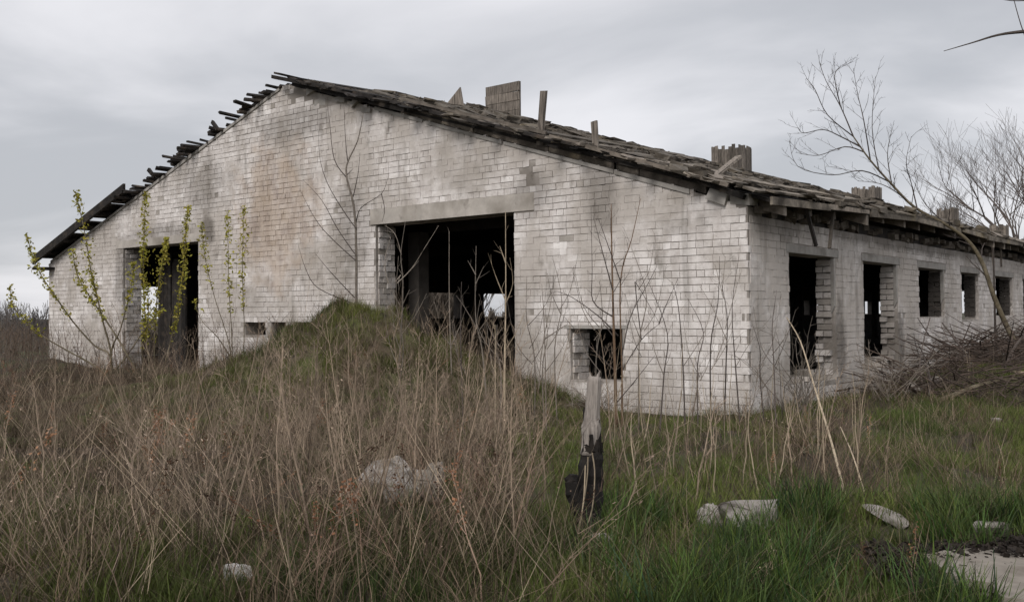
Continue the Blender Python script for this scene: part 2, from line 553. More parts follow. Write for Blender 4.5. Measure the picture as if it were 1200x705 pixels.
tag(link('earth_mound', np_mesh('earth_mound', V, Q[ok], np.ones(3), M['mound'], True)), 'grassed over heap of earth in front of the barn gate', kind='structure')

# ------------------------------------------------------------------ the barn
barn = thing('abandoned_barn', 'long roofless looking whitewashed brick cattle barn with burnt timber roof and empty openings', 'barn', b2w(0, 0), -ANG)
M['brick'] = blk('whitewashed_brick', barn, False)
M['mortar'] = blk('dirty_mortar', barn, True)
M['brick_side'] = blk('washed_side_brick', barn, False, True)
M['mortar_side'] = blk('washed_side_mortar', barn, True, True)
TH = 0.5
GATE = (4.40, 7.91, 0.0, 3.31)
LDOOR = (14.03, 17.42, 0.0, 3.31)
HATCH = (2.19, 3.21, 0.42, 1.27)
HOLE1, HOLE2, HOLE3 = (11.45, 12.2, 1.10, 1.42), (10.75, 11.25, 1.06, 1.40), (9.75, 10.42, 1.14, 1.42)
WIN = []
for k in range(22):
    t0 = 1.473 + 3.402 * k
    wd = {0: 2.0, 1: 2.0, 2: 1.92, 3: 1.58}.get(k, 2.0)
    z0 = {0: 0.35, 1: 0.42, 3: 1.32}.get(k, 1.405)
    WIN.append((t0, t0 + wd, z0, 2.465))


def ztop(s):
    return HC + SLOPE * (s if s < BW / 2 else BW - s)


def slices(mb, W, top, holes, to3, thick, breaks=()):
    """wall core cut into prisms round the openings; to3(s0, s1, poly) adds the prism"""
    cuts = sorted(set([0, W] + [q for h in holes for q in h[:2]] + list(breaks)))
    for s0, s1 in zip(cuts[:-1], cuts[1:]):
        mid = (s0 + s1) / 2
        hs = sorted([h for h in holes if h[0] < mid < h[1]], key=lambda h: h[2])
        z = -0.3
        for h in hs:
            if h[2] > z + 0.01: to3([(s0, z), (s1, z), (s1, h[2]), (s0, h[2])])
            z = h[3]
        to3([(s0, z), (s1, z), (s1, top(s1)), (s0, top(s0))])


GH = [GATE, LDOOR, HATCH, HOLE1, HOLE2, HOLE3]
mb = MB()
slices(mb, BW, ztop, GH, lambda p: mb.prism([(-max(q[0], .012), q[1]) for q in p], 1, 0.011, TH), TH, (0.1, BW / 2))
gable = mb.build('gable_wall', M['mortar'], barn)
mb = MB()
slices(mb, BL, lambda s: HC - 0.12, WIN, lambda p: mb.prism([(max(q[0], TH), q[1]) for q in p] if p[0][0] >= TH or p[1][0] > TH else p, 0, -0.011, -0.33), TH)
sidew = mb.build('side_wall', M['mortar_side'], barn)
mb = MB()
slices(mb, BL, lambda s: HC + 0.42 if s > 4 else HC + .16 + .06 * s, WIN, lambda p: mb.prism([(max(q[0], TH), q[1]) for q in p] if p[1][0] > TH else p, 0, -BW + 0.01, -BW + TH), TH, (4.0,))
mb.build('side_wall', M['soot_shade_wall'], barn)
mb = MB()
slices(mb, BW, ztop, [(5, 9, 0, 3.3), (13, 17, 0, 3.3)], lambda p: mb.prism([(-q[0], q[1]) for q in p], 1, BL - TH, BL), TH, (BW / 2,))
mb.build('gable_wall', M['soot_shade_wall'], barn)
mb = MB(); mb.box((-BW + TH, TH, -0.25), (-TH, BL - TH, 0.0))
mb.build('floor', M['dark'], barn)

# ---- bricks
CH, JT = 0.1115, 0.0105
from mathutils import noise as mnoise


def smear(f, s_, z):                   # 1 where old mortar wash hides the joints
    n = mnoise.fractal(Vector((s_ * .55 + (40 if f == 's' else 0), z * .8, 2.3)), 1.0, 2.0, 4)
    n += .35 * max(0, 1 - abs(ztop(s_) - z) / .9) * (s_ < 8) if f == 'g' else (.32 if s_ < 1.3 else .14)
    return n > .30 + .12 * (z < 2.2)


BRK = []          # (face, s0, s1, z0, z1, proud, tone)


def lay(face, W, top, holes, zmax, s_start=0.0, rag=None):
    r = 0
    while True:
        z0 = r * CH - 0.06
        z1 = z0 + CH - JT
        if z1 > zmax: break
        zm = (z0 + z1) / 2
        ivs = [[s_start, W]]
        if top:
            d = (z1 - 0.03 - HC) / SLOPE
            if d > 0: ivs = [[max(d, 0), W - d]]
        for h in holes:
            if h[2] - 0.03 < zm < h[3] + 0.02:
                j = (rag or {}).get(h, 0.0)
                a, b = h[0] - random.uniform(0, j), h[1] + random.uniform(0, j)
                n = []
                for iv in ivs:
                    if b <= iv[0] or a >= iv[1]: n.append(iv); continue
                    if a > iv[0] + 0.03: n.append([iv[0], a])
                    if b < iv[1] - 0.03: n.append([b, iv[1]])
                ivs = n
        kind = r % 2 if random.random() > 0.14 else 1 - r % 2
        ln = 0.284 if kind == 0 else 0.142
        offs = ln * (0.5 if (r // 2) % 2 else 0.0) + (0.071 if kind else 0) + rv(0.012)
        for a, b in ivs:
            x = math.floor((a - offs) / ln) * ln + offs
            while x < b:
                e = x + ln
                if kind == 0 and random.random() < 0.06: e = x + ln / 2
                s0, s1 = max(x, a), min(e, b)
                if s1 - s0 > 0.05:
                    q = random.random()
                    tone = 0.48 + rv(0.18)
                    if q < 0.035: tone = random.uniform(0.75, 0.95)
                    elif q < 0.17: tone = random.uniform(0, 0.2)
                    sm = smear(face, (s0 + s1) / 2, z1)
                    vj = .0012 if sm else random.choice([.0028, .004, .005])
                    BRK.append((face, s0 + vj * (s0 > a), s1 - vj * (s1 < b), z0, z1 + (random.choice([.0085, .0095, .005]) if sm else 0), (rv(.0015) - .002 if sm else rv(0.004) + (0.006 if random.random() < 0.06 else 0)), .5 + rv(.06) if sm and random.random() < .8 else tone))
                x = e
        r += 1


rag = {HATCH: 0.05, HOLE1: 0.16, HOLE2: 0.14, HOLE3: 0.16, GATE: 0.02, LDOOR: 0.03, WIN[0]: 0.03, WIN[1]: 0.03}
LINT = (3.95, 8.05, 3.31, 3.62)
LINT2 = (13.75, 17.75, 3.31, 3.52)
lay('g', BW, ztop, GH + [LINT, LINT2], RZ, 0.0, rag)
SB = 26.0
lay('s', SB, None, [h for h in WIN if h[0] < SB] + [(h[0] - .12, h[1] + .12, h[3], h[3] + 0.14) for h in WIN if h[0] < SB], HC - 0.11, 0.065, rag)
# missing bricks at the broken top of the gable and round damage
def keep(b):
    f, s0, s1, z0, z1 = b[:5]
    if f == 'g':
        if 8.2 < s0 < 10.4 and z1 > ztop(s0) - random.uniform(0.02, 0.26): return False
        if abs(s0 - 3.93) < 0.10 and z0 > 3.5 and random.random() < 0.55: return False
    else:
        if s0 > 17: return True
        if z0 < 1.5 and (3.45 < s0 < 3.75 or 6.85 < s0 < 7.2) and random.random() < 0.22: return False
    return random.random() > 0.002


BRK = [b for b in BRK if keep(b)]


def s_chip(z): return math.sin(z * 91.7) > .1


def brick_box(b, o=(0, 0, 0)):
    f, s0, s1, z0, z1, pr, tone = b
    if s0 < .08 and f == 'g' and s_chip(z0): return (-s1, -pr, z0), (-s0 - .012 - .03 * abs(math.sin(z0 * 37)), 0.062, z1)
    if f == 'g': return (-s1, -pr, z0), (-s0, 0.062, z1)
    return (-0.062, s0, z0), (pr, s1, z1)


camb = w2b(0, 0)


def bsize(b):
    f, s0, s1, z0, z1, pr, tone = b
    x, y = (-(s0 + s1) / 2, 0) if f == 'g' else (0, (s0 + s1) / 2)
    dx, dy = x - camb[0], y - camb[1]
    d = math.hypot(dx, dy)
    cosv = abs(dy) / d if f == 'g' else abs(dx) / d
    z = (z0 + z1) / 2
    return (s1 - s0) * (z1 - z0) * cosv / d ** 2 * (0.25 if z < 0.55 else 1)


BRK.sort(key=bsize, reverse=True)
N_SINGLE = 206
# single bricks share a few chipped meshes, joined ones keep their own jitter
proto = []
for k in range(8):
    q = MB(); q.box((-0.5, -0.5, -0.5), (0.5, 0.5, 0.5))
    me = q.mesh('brick'); me.materials.append(M['brick'])
    for v in me.vertices: v.co += Vector((rv(.012), rv(.04), rv(.03)))
    me.attributes['tone'].data.foreach_set('color', [0.0] * (4 * len(me.vertices)))
    proto.append(me)


def single_brick(lo, hi, tone, parent, rot=None):
    o = link('brick', random.choice(proto), parent, [(lo[i] + hi[i]) / 2 for i in range(3)], rot)
    o.scale = [hi[i] - lo[i] for i in range(3)]
    o.color = (tone, tone, tone, 1)
    return o


for b in BRK[:N_SINGLE]:
    lo, hi = brick_box(b)
    single_brick(lo, hi, b[6], gable if b[0] == 'g' else sidew)
mg, ms = MB(), MB()
for b in BRK[N_SINGLE:]:
    lo, hi = brick_box(b)
    (mg if b[0] == 'g' else ms).box(lo, hi, 0.004, b[6])
# jamb faces of gate and left door (deep reveals)
for (s, z1) in ((GATE[1], 3.29), (LDOOR[1], 3.29), (HATCH[1], 1.25)):
    r = 0
    z = -0.06 if z1 > 2 else 0.42
    while z + CH < z1:
        for (y0, y1) in (((0.07, 0.27), (0.285, 0.5)) if r % 2 else ((0.07, 0.17), (0.185, 0.385), (0.4, 0.5))):
            mg.box((-s - 0.05, y0, z), (-s + 0.03 + rv(0.02), y1, z + CH - JT), 0.005, random.uniform(0.4, 1.0))
        z += CH; r += 1
for m_, p_ in ((mg, gable), (ms, sidew)):
    for i, t in enumerate(m_.t): pass
    o = m_.build('brickwork', M['brick'] if p_ is gable else M['brick_side'], p_)
    o.color = (0, 0, 0, 1)
    tag(o, kind='stuff')
# broken jambs of the first windows, brick by brick
mj = MB()
for k in range(7):
    t1 = WIN[k][1]
    z = (-0.02 if k < 2 else 1.42)
    r = 0
    while z < 2.40:
        low = z < 1.35
        cols = [(-0.335, -0.075)] if r % 2 else [(-0.20, -0.075), (-0.335, -0.215)]
        for (x0, x1) in cols:
            if low and random.random() < 0.16: continue
            d = random.uniform(-0.05, 0.10) if low else random.uniform(0.0, 0.05)
            if low and k < 2 and z < 0.95 and x1 < -0.2: d += 0.22 * (1 - z)
            if x1 - x0 > 0.1 and k < 2:
                single_brick((x0, t1 - d - 0.05, z), (x1, t1 + 0.1, z + CH - 0.016), random.uniform(0.35, 0.95), sidew, (rv(.02), rv(.03), rv(.05)))
            elif k >= 2:
                mj.box((x0, t1 - random.uniform(0, .06) - .03, z), (x1, t1 + .1, z + CH - .014), .006, random.uniform(.55, 1.0))
        z += CH; r += 1
    if k > 2: continue
    mb = MB()
    mb.prism([(-0.012, 1.62 + .1 * k), (-0.07, 1.5 + .1 * k), (-0.075, 2.463), (-0.012, 2.463)], 1, t1 - 0.07, t1 + 0.002)
    # prism runs along y: the pale render strip left on the jamb
    o = mb.build('jamb_strip', M['concrete'], sidew)

o = mj.build('jamb_bricks', M['soot_shade_wall'], sidew); o.color = (0, 0, 0, 1); tag(o, kind='stuff')  # dark colour stands in for the shaded openings these jambs cover
# rubble sill left inside windows
for k in (0, 1):
    mb = MB()
    for i in range(22):
        t0 = WIN[k][0] + random.uniform(0.2, 1.8)
        z = WIN[k][2] + 0.005 + (0.1 if i > 12 else 0) * (t0 > WIN[k][0] + 0.8)
        x = random.uniform(-0.42, -0.15)
        mb.box((x - .1, t0 - .06, z), (x + .1, t0 + .06, z + .085), 0.01, random.uniform(0.4, 1), Matrix.Rotation(rv(0.6), 3, 'Z') @ Matrix.Rotation(rv(.25), 3, 'X'))
    o = mb.build('loose_rubble', M['brick'], sidew); tag(o, kind='stuff')

# lintels, coping, corner pieces
mb = MB(); mb.box((-LINT[1], -0.010, LINT[2] + .002), (-LINT[0], 0.3, LINT[3] - .006), 0.006); mb.build('lintel', M['lintel'], gable)
mb = MB(); mb.box((-LINT2[1], -0.008, LINT2[2] + .002), (-LINT2[0], 0.3, LINT2[3] - .006), 0.006); mb.build('lintel', M['lintel'], gable)
mb = MB(); mb.box((-3.33, -0.004, 1.272), (-2.08, 0.3, 1.33), 0.003); mb.build('lintel', M['concrete'], gable)
for h in WIN[:8]:
    mb = MB(); mb.box((-0.4, h[0] - .12, h[3] + .001), (0.006, h[1] + .12, h[3] + .128), 0.004); mb.build('lintel', M['concrete'], sidew)
for (s0, s1, th) in ((0.95, 2.3, .05), (2.32, 4.6, .045), (4.65, 6.5, .05), (6.6, 7.9, .04), (10.9, 14.2, .05), (14.25, 17.0, .05), (17.05, 21.3, .04)):
    mb = MB()
    mb.prism([(-s0, ztop(s0) - th), (-s1, ztop(s1) - th), (-s1, ztop(s1) + 0.02 + rv(.01)), (-s0, ztop(s0) + 0.02 + rv(.01))], 1, -0.028, 0.2)
    mb.build('coping', M['concrete'], gable)
for (lo, hi, r) in (((-0.62, -0.06, 3.16), (-0.30, 0.25, 3.36), 0.28), ((-0.28, -0.02, 3.10), (0.02, 0.3, 3.24), 0.05), ((-9.05, -0.05, ztop(9.0) - .10), (-8.75, 0.15, ztop(9) + 0.03), 0.1),
                    ((-8.60, -0.06, ztop(8.5) - .06), (-8.38, 0.15, ztop(8.5) + 0.06), -0.5), ((-10.0, -0.03, ztop(9.9) - .07), (-9.75, 0.15, ztop(9.9) + .05), -0.2),
                    ((-9.75, -0.0, ztop(9.5) - .22), (-9.4, 0.15, ztop(9.5) - .11), 0.05), ((-8.3, -0.04, ztop(8.1) - .12), (-8.0, 0.15, ztop(8.1) - .03), 0.3)):
    mb = MB(); mb.box(lo, hi, 0.02, None, Matrix.Rotation(r, 3, 'Y')); mb.build('broken_block', M['concrete'], gable)
# wooden plate at the top of the side wall + dark strip added as shade in the gap above
mb = MB(); mb.box((-0.42, 0.09, HC - 0.118), (-0.06, BL - .6, HC + 0.10)); mb.box((-.46, 3.0, HC + .10), (-.40, BL - .6, HC + .5)); mb.build('wall_plate_shade_fill', M['dark'], barn)

# ---- inside: columns and beams
for s in (8.1, 14.6):
    for j in range(12):
        t = 1.4 + 6.0 * j
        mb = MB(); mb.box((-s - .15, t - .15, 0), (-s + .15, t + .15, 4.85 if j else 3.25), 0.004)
        o = mb.build('column', M['soot_shade_wall'], barn)
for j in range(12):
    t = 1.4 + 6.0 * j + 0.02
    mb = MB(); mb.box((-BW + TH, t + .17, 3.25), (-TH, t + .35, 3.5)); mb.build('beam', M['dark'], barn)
part_ = MB(); part_.box((-17.5, 1.06, 2.6), (-16.1, 1.12, 2.75)); part_ = part_.build('burnt_partition', M['char'], barn)
x = -17.45
while x < -16.2:
    wd = random.uniform(.12, .22)
    if random.random() < .86:
        mb = MB(); mb.box((x, 1.0 + rv(.02), 0), (x + wd - .02, 1.05, 3.3 - abs(rv(.5))), .015); mb.build('board', M['char'] if random.random() < .85 else M['dark'], part_)
    x += wd

# ---- roof
SL = math.atan(SLOPE)


def rr(x, t):                          # lift of the roof over the line of the wall tops
    f = min(1, abs(x) / (BW / 2)) if x < 0 else 0
    if x < -BW / 2: f = 1
    a = 0.24 - 0.15 * f ** 2
    return a + (0.44 - a) * min(1, max(0, t - 0.5) / 5.0)


def roofz(x, t):
    s = -x
    z = HC + SLOPE * (s if s < BW / 2 else BW - s)
    return z + rr(x, t)


# decks (thick sheets that follow the lift)
def deck(xs, ys, thick, drop):
    mb = MB()
    vs, fs = [], []
    n, m_ = len(xs), len(ys)
    for lay_ in (0, 1):
        for y in ys:
            for x in xs:
                vs.append((x, y, roofz(x, y) - drop - thick * lay_))
    K = n * m_
    for j in range(m_ - 1):
        for i in range(n - 1):
            a = j * n + i
            fs.append((a, a + 1, a + n + 1, a + n)); fs.append((K + a, K + a + n, K + a + n + 1, K + a + 1))
    for j in range(m_ - 1):
        for i in (0, n - 1):
            a = j * n + i; fs.append((a, a + n, K + a + n, K + a))
    for i in range(n - 1):
        for j in (0, m_ - 1):
            a = j * n + i; fs.append((a, a + 1, K + a + 1, K + a))
    mb.add(vs, fs)
    return mb


ys = [0.06, 0.5, 1.5, 3, 4.5, 6, 10, 20, 35, 55, BL + .2]
d = deck([0.42, -0.5, -2.5, -5, -7.5, -10, -BW / 2], ys, 0.05, 0.05)
roof = d.build('roof', M['dark'], barn)
d = deck([-BW / 2, -12.5, -15, -17.5, -20, -BW - 0.15], ys, 0.05, 0.05)
d.build('roof_deck', M['dark'], roof)

W_SL = BW / 2 / math.cos(SL) + 0.5
row_w = 0.165
rows = int(W_SL / row_w)


def board(s_up, t0, t1, w_, th, lift, tilt, twist, mat, single, mbs, drop1=0.0):
    """a roof board of the right slope running along the barn, s_up metres up from the eave edge"""
    xc = 0.46 - s_up * math.cos(SL)
    c0 = Vector((xc, t0, roofz(xc, t0) + lift)); c1 = Vector((xc + twist, t1, roofz(xc + twist, t1) + lift + drop1))
    up = Vector((-math.cos(SL + tilt), 0, math.sin(SL + tilt))); nn = Vector((math.sin(SL + tilt), 0, math.cos(SL + tilt)))
    vs = []
    for c in (c0, c1):
        for a, b_ in ((-1, -1), (1, -1), (1, 1), (-1, 1)):
            vs.append(c + up * (a * w_ / 2 + rv(.008)) + nn * (b_ * th / 2 + rv(.004)) + Vector((0, rv(.06), 0)))
    fs = [(0, 1, 2, 3), (7, 6, 5, 4), (0, 4, 5, 1), (1, 5, 6, 2), (2, 6, 7, 3), (3, 7, 4, 0)]
    if single:
        q = MB(); q.add(vs, fs); q.build('roof_board', mat, roof)
    else:
        mbs.add(vs, fs)


far_boards = MB()
nsing = 0
for r in range(rows):
    s_up = 0.08 + r * row_w
    fr = s_up / W_SL
    t = random.choice([-0.05, -0.18, -0.32, -0.5]) + rv(0.08)
    first = True
    while t < BL:
        ln = random.uniform(2.4, 5.5)
        t1 = min(t + ln, BL + .2)
        if random.random() < (0.10 if t > 6 else 0.16) and not first:
            t = t1 + 0.05; continue
        charred = first and (fr > 0.62 or (random.random() < 0.28 and fr > 0.2))
        mat = M['char'] if charred else (M['wood'] if random.random() < 0.25 else M['mosswood'])
        sg = (first or (t < 24 and (r < 7)) or (t < 12 and r > rows - 5)) and nsing < 280
        lift = random.uniform(-0.02, 0.07) + (0.06 if random.random() < 0.15 else 0)
        tilt = random.gauss(0, 0.10) + (0.25 if random.random() < 0.06 else 0)
        if not sg: mat = None
        else: nsing += 1
        board(s_up, t, t1, row_w * random.uniform(0.8, 1.15), random.uniform(0.025, 0.045), lift, tilt, rv(0.06), mat, sg, far_boards, rv(0.02))
        t = t1 + random.uniform(-0.15, 0.12)
        first = False
tag(far_boards.build('roof_boarding', M['mosswood'], roof), kind='stuff')
# ridge capping boards
for t in np.arange(-0.3, 40, 3.4):
    z = roofz(-BW / 2, t) + 0.09
    mb = MB(); mb.box((-BW / 2 - .02, t, z - .03), (-BW / 2 + 0.22, t + 3.3, z + .015 + rv(.02)), 0.015, None, Matrix.Rotation(SL, 3, 'Y') @ Matrix.Rotation(rv(.006), 3, 'X'))
    mb.build('ridge_board', M['char'] if t < 0 else M['wood'], roof)
# straw, moss and splinters lying on the boards
mb = MB()
for i in range(3600):
    x = random.uniform(-BW / 2 + .1, 0.45)
    t = abs(random.gauss(0, 1)) ** 1.0 * 11 - 0.1 if i % 3 else random.uniform(-.15, 45)
    if t > BL: continue
    z = roofz(x, t) + random.uniform(0.03, 0.12)
    if i % 4 == 0:
        a = random.uniform(.05, .16)
        mb.box((x - a, t - a * 1.6, z - .04), (x + a, t + a * 1.6, z + random.uniform(.0, .05)), a * .35, None, Matrix.Rotation(SL, 3, 'Y'))
    else:
        l, an = random.uniform(.12, .5), rv(0.8)
        p = Vector((x, t, z)); dvec = Vector((math.sin(an) * l, math.cos(an) * l, math.sin(an) * -l * SLOPE + rv(.06)))
        mb.tube([p - dvec / 2, p + dvec / 2], [random.uniform(.006, .014)] * 2, 3)
tag(mb.build('roof_debris', M['mosswood'], roof), kind='stuff')
# boards on edge closing the gap between the gable wall and the roof on the right slope
edges = [0.7, 1.9, 2.35, 3.7, 5.4, 6.2, 7.3]
for i, (s0, s1) in enumerate(zip(edges[:-1], edges[1:])):
    mb = MB()
    lo, hi = 0.0, rr(-s0, 0) - 0.015
    y = 0.075 + 0.02 * (i % 2)
    mb.prism([(-s0 - .015, ztop(s0) + .022), (-s1 + .015, ztop(s1) + .022), (-s1 + .015, ztop(s1) + hi + rv(.02)), (-s0 - .015, ztop(s0) + hi + rv(.02))], 1, y, y + .04)
    mb.build('rake_board', M['mosswood'] if i % 3 else M['wood'], roof)
mb = MB()
mb.prism([(-7.3, ztop(7.3) - .1), (-10.6, ztop(10.6) - .1), (-10.6, ztop(10.6) + .06), (-7.3, ztop(7.3) + .13)], 1, 0.2, 0.26)
mb.build('rake_board', M['char'], roof)
# long poles lying along the rake edge
for (s0, s1, dz0, dz1, y, r_, m_) in ((0.2, 3.4, .24, .30, -.22, .035, 'wood'), (2.9, 6.4, .27, .20, -.26, .035, 'char'), (5.6, 8.8, .22, .20, -.20, .04, 'char'), (7.6, 10.75, .22, .12, -.28, .05, 'char'),
                                (6.9, 10.2, .12, .07, -.16, .05, 'char'), (1.0, 4.2, .17, .2, -.10, .03, 'char'), (3.6, 7.0, .34, .31, -.1, .03, 'wood'), (0.0, 1.6, .12, .28, -.12, .045, 'char')):
    mb = MB()
    mb.box((-1, -r_, -r_ * .8), (1, r_, r_ * .8), .008)
    o = mb.build('rafter_pole', M[m_], roof)
    a, b_ = Vector((-s0, y, ztop(s0) + dz0)), Vector((-s1, y - .03, ztop(s1) + dz1))
    dd = b_ - a
    o.location = (a + b_) / 2; o.scale = (dd.length / 2, 1, 1)
    o.rotation_euler = dd.to_track_quat('X', 'Z').to_euler()
# rafter tails at the right eave
for t in np.arange(0.3, 40, 1.15):
    for q in (0,):
        mb = MB()
        x0, x1 = -0.6, 0.36 + rv(.08)
        mb.prism([(x0, roofz(x0, t) - .27), (x1, roofz(x1, t) - .25 + rv(.03)), (x1, roofz(x1, t) - .10), (x0, roofz(x0, t) - .10)], 1, t, t + .11)
        mb.build('rafter_tail', M['wood'], roof)
# ragged fascia laths at the eave edge
t = -0.2
while t < 30:
    ln = random.uniform(1.5, 4)
    mb = MB(); z0 = roofz(0.44, t) - .05
    dz = roofz(0.44, t + ln) - roofz(0.44, t)
    mb.prism([(t, z0 - .05 + rv(.03)), (t + ln, z0 + dz - .05 + rv(.03)), (t + ln, z0 + dz + .045 + rv(.02)), (t, z0 + .045 + rv(.02))], 0, 0.43, 0.47 + rv(.012))
    mb.build('eave_lath', M['mosswood'] if random.random() < .7 else M['wood'], roof)
    t += ln + random.uniform(.02, .2)
mb = MB()
for i in range(150):
    t = random.uniform(.3, 26); x = random.uniform(-.10, .05)
    z = HC - .10 + random.uniform(0, .13)
    l = random.uniform(.06, .15)
    mb.box((x - .08, t - l, z - .03), (x + .06, t + l, z + random.uniform(.03, .09)), .012, random.uniform(.5, 1.0), Matrix.Rotation(rv(.3), 3, 'X') @ Matrix.Rotation(rv(.5), 3, 'Z'))
o = mb.build('eave_rubble', M['wood'], sidew); o.color = (0, 0, 0, 1); tag(o, kind='stuff')
for (t, a) in ((1.55, 0.6), (2.4, -.3), (14.2, 0.1), (13.3, .2)):
    mb = MB(); mb.box((0.30, t, roofz(.3, t) - .75), (0.345, t + .05, roofz(.3, t) - .08), .006, None, Matrix.Rotation(a, 3, 'X')); mb.build('hanging_lath', M['dark'] if a > .3 else M['wood'], roof)
# left slope: burnt batten ends poking out over the gable
s = BW / 2 + 0.15
while s < 17.2:
    grp = 0.11 + abs(rv(0.13))
    z = ztop(s) + 0.07 + rv(.03)
    ln = random.choice([0.10, 0.22, 0.36, 0.46]) + rv(.08)
    if random.random() < 0.14: ln = 0.05
    mb = MB(); hw = random.uniform(.02, .05)
    mb.box((-s - hw, -ln, z - .024), (-s + hw, 1.2, z + .024), .012, None, Matrix.Rotation(-SL + rv(.3), 3, 'Y') @ Matrix.Rotation(rv(.10), 3, 'X') @ Matrix.Rotation(rv(.10), 3, 'Z'))
    mb.build('batten', M['char'], roof)
    if random.random() < .5:
        mb = MB(); l2 = ln * random.uniform(.3, .9)
        mb.box((-s - hw - .04, -l2, z + .03), (-s + hw - .03, .8, z + .075), .014, None, Matrix.Rotation(-SL + rv(.3), 3, 'Y') @ Matrix.Rotation(rv(.06), 3, 'X'))
        mb.build('batten', M['char'], roof)
    s += grp
for (s, l, an) in ((15.9, 0.35, 0.9), (14.6, .3, 1.0), (13.2, .3, .8)):
    z = ztop(s) + .06
    mb = MB(); mb.box((-s - .04, -.12, z), (-s + .05, -.06, z + l), .01, None, Matrix.Rotation(-an, 3, 'Y')); mb.build('broken_stub', M['char'], roof)
# lower left: whole verge with barge board
for s in np.arange(17.35, BW + .3, 0.9):
    z = ztop(s) + 0.14
    mb = MB(); mb.box((-s - .07, -.30, z - .05), (-s + .07, 0.9, z + .045), .01, None, Matrix.Rotation(-SL, 3, 'Y')); mb.build('batten', M['char'], roof)
holes_ = [17.6, 18.75, 19.6]
edge = [16.9] + holes_ + [BW + .12]
for i_ in range(len(edge) - 1):
    a_, b_ = edge[i_] + (.14 if i_ else 0), edge[i_ + 1] - .14 * (i_ < len(edge) - 2)
    mb = MB(); mb.prism([(-a_, ztop(a_) + .19), (-b_, ztop(b_) + .19), (-b_, ztop(b_) + .225), (-a_, ztop(a_) + .225)], 1, -.30, .30)
    mb.build('verge_board', M['char'], roof)
s0, s1 = 16.75, BW + .22
mb = MB(); mb.prism([(-s0, ztop(s0) + .10), (-s1, ztop(s1) + .04), (-s1, ztop(s1) + .27), (-s0, ztop(s0) + .31)], 1, -.37, -.305)
mb.build('barge_board', M['char'], roof)
mb = MB(); mb.box((-BW - .30, -.34, HC - .18), (-BW + .35, .3, HC - .11), .01); mb.build('eave_bracket', M['char'], roof)

# ---- roof vents on the ridge
RX = -BW / 2


def vent(t, wx, wy, h, dark):
    z0 = roofz(RX, t) - 0.15
    mb = MB(); mb.box((RX - wx / 2 + .04, t - wy / 2 + .04, z0), (RX + wx / 2 - .04, t + wy / 2 - .04, z0 + .15 + h * .75))
    v = mb.build('roof_vent', M['dark'], barn)
    def planks(n, fn):
        for i in range(n): fn(i)
    n = max(5, int(wx / .14))
    for i in range(n):
        for side in (0, 1):
            a = RX - wx / 2 + wx * i / n
            yy = t - wy / 2 if side == 0 else t + wy / 2 - .03
            top = z0 + .15 + h - random.random() ** 3 * .22
            q = MB(); q.box((a + .006, yy + rv(.006), z0), (a + wx / n - .006, yy + .03, top), .006); q.build('plank', M['woodgrain'] if not dark else M['wood'], v)
    n = max(5, int(wy / .14))
    for i in range(n):
        for side in (0, 1):
            a = t - wy / 2 + .035 + (wy - .07) * i / n
            xx = RX + wx / 2 - .03 if side == 0 else RX - wx / 2
            top = z0 + .15 + h - random.random() ** 3 * .22
            q = MB(); q.box((xx + rv(.006), a + .006, z0), (xx + .03, a + wy / n - .006, top), .006); q.build('plank', M['woodgrain'] if not dark else M['wood'], v)


vent(21.4, 1.15, 1.15, 1.02, False)
vent(36.7, 1.15, 1.2, 0.95, False)
vent(51.6, 1.05, 1.1, 1.10, False)
vent(65.3, 1.1, 1.1, 1.0, True)
# remains of the first one: a panel of level boards, and a fallen triangular piece
t = 7.4
z0 = roofz(RX, t)
panel = MB(); panel.box((RX - .62, t + .05, z0 - .2), (RX - .56, t + .1, z0 + .7)); panel = panel.build('roof_vent', M['dark'], barn)
for i in range(4):
    q = MB(); q.box((RX - .62, t, z0 - .1 + i * .25), (RX + .58, t + .04, z0 + .14 + i * .25 + (.02 if i == 3 else 0)), .012); q.build('plank', M['woodgrain'], panel)
q = MB(); q.box((RX + .50, t + .05, z0 - .2), (RX + .56, t + .11, z0 + .92), .006); q.build('plank', M['woodgrain'], panel)
t = 4.2
zz_ = roofz(-9.6, t)
q = MB(); q.prism([(-10.25, zz_ - .15), (-9.25, zz_ - .3), (-9.42, zz_ + .5)], 1, t, t + .04)
q.build('broken_panel', M['woodgrain'], roof)
for (s, tt, h, lean) in ((3.75, -.05, 0.92, 0.10), (2.72, .05, .62, -.05)):
    z = ztop(s) + .12
    q = MB(); q.box((-s - .055, tt, z), (-s + .055, tt + .05, z + h), .01, None, Matrix.Rotation(lean, 3, 'Y')); q.build('upright_board', M['woodgrain'], roof)
o = MB(); o.box((-.6, -.06, -.02), (.6, .06, .02), .006)
o = o.build('loose_board', M['woodgrain'])
a, b_ = P(826, 215, 14.75), P(866, 183, 15.6)
dd = b_ - a
o.location = (a + b_) / 2; o.scale = (dd.length / 1.2, 1, 1); o.rotation_euler = dd.to_track_quat('X', 'Z').to_euler()
tag(o, 'grey loose board slanting up off the roof edge above the near corner of the barn', 'board')

# ------------------------------------------------------------------ bare woody plants
def px_path(pts, Y, jit=0.0, dz=0.0):
    return [P(a, b, Y + rv(jit)) for a, b in pts]


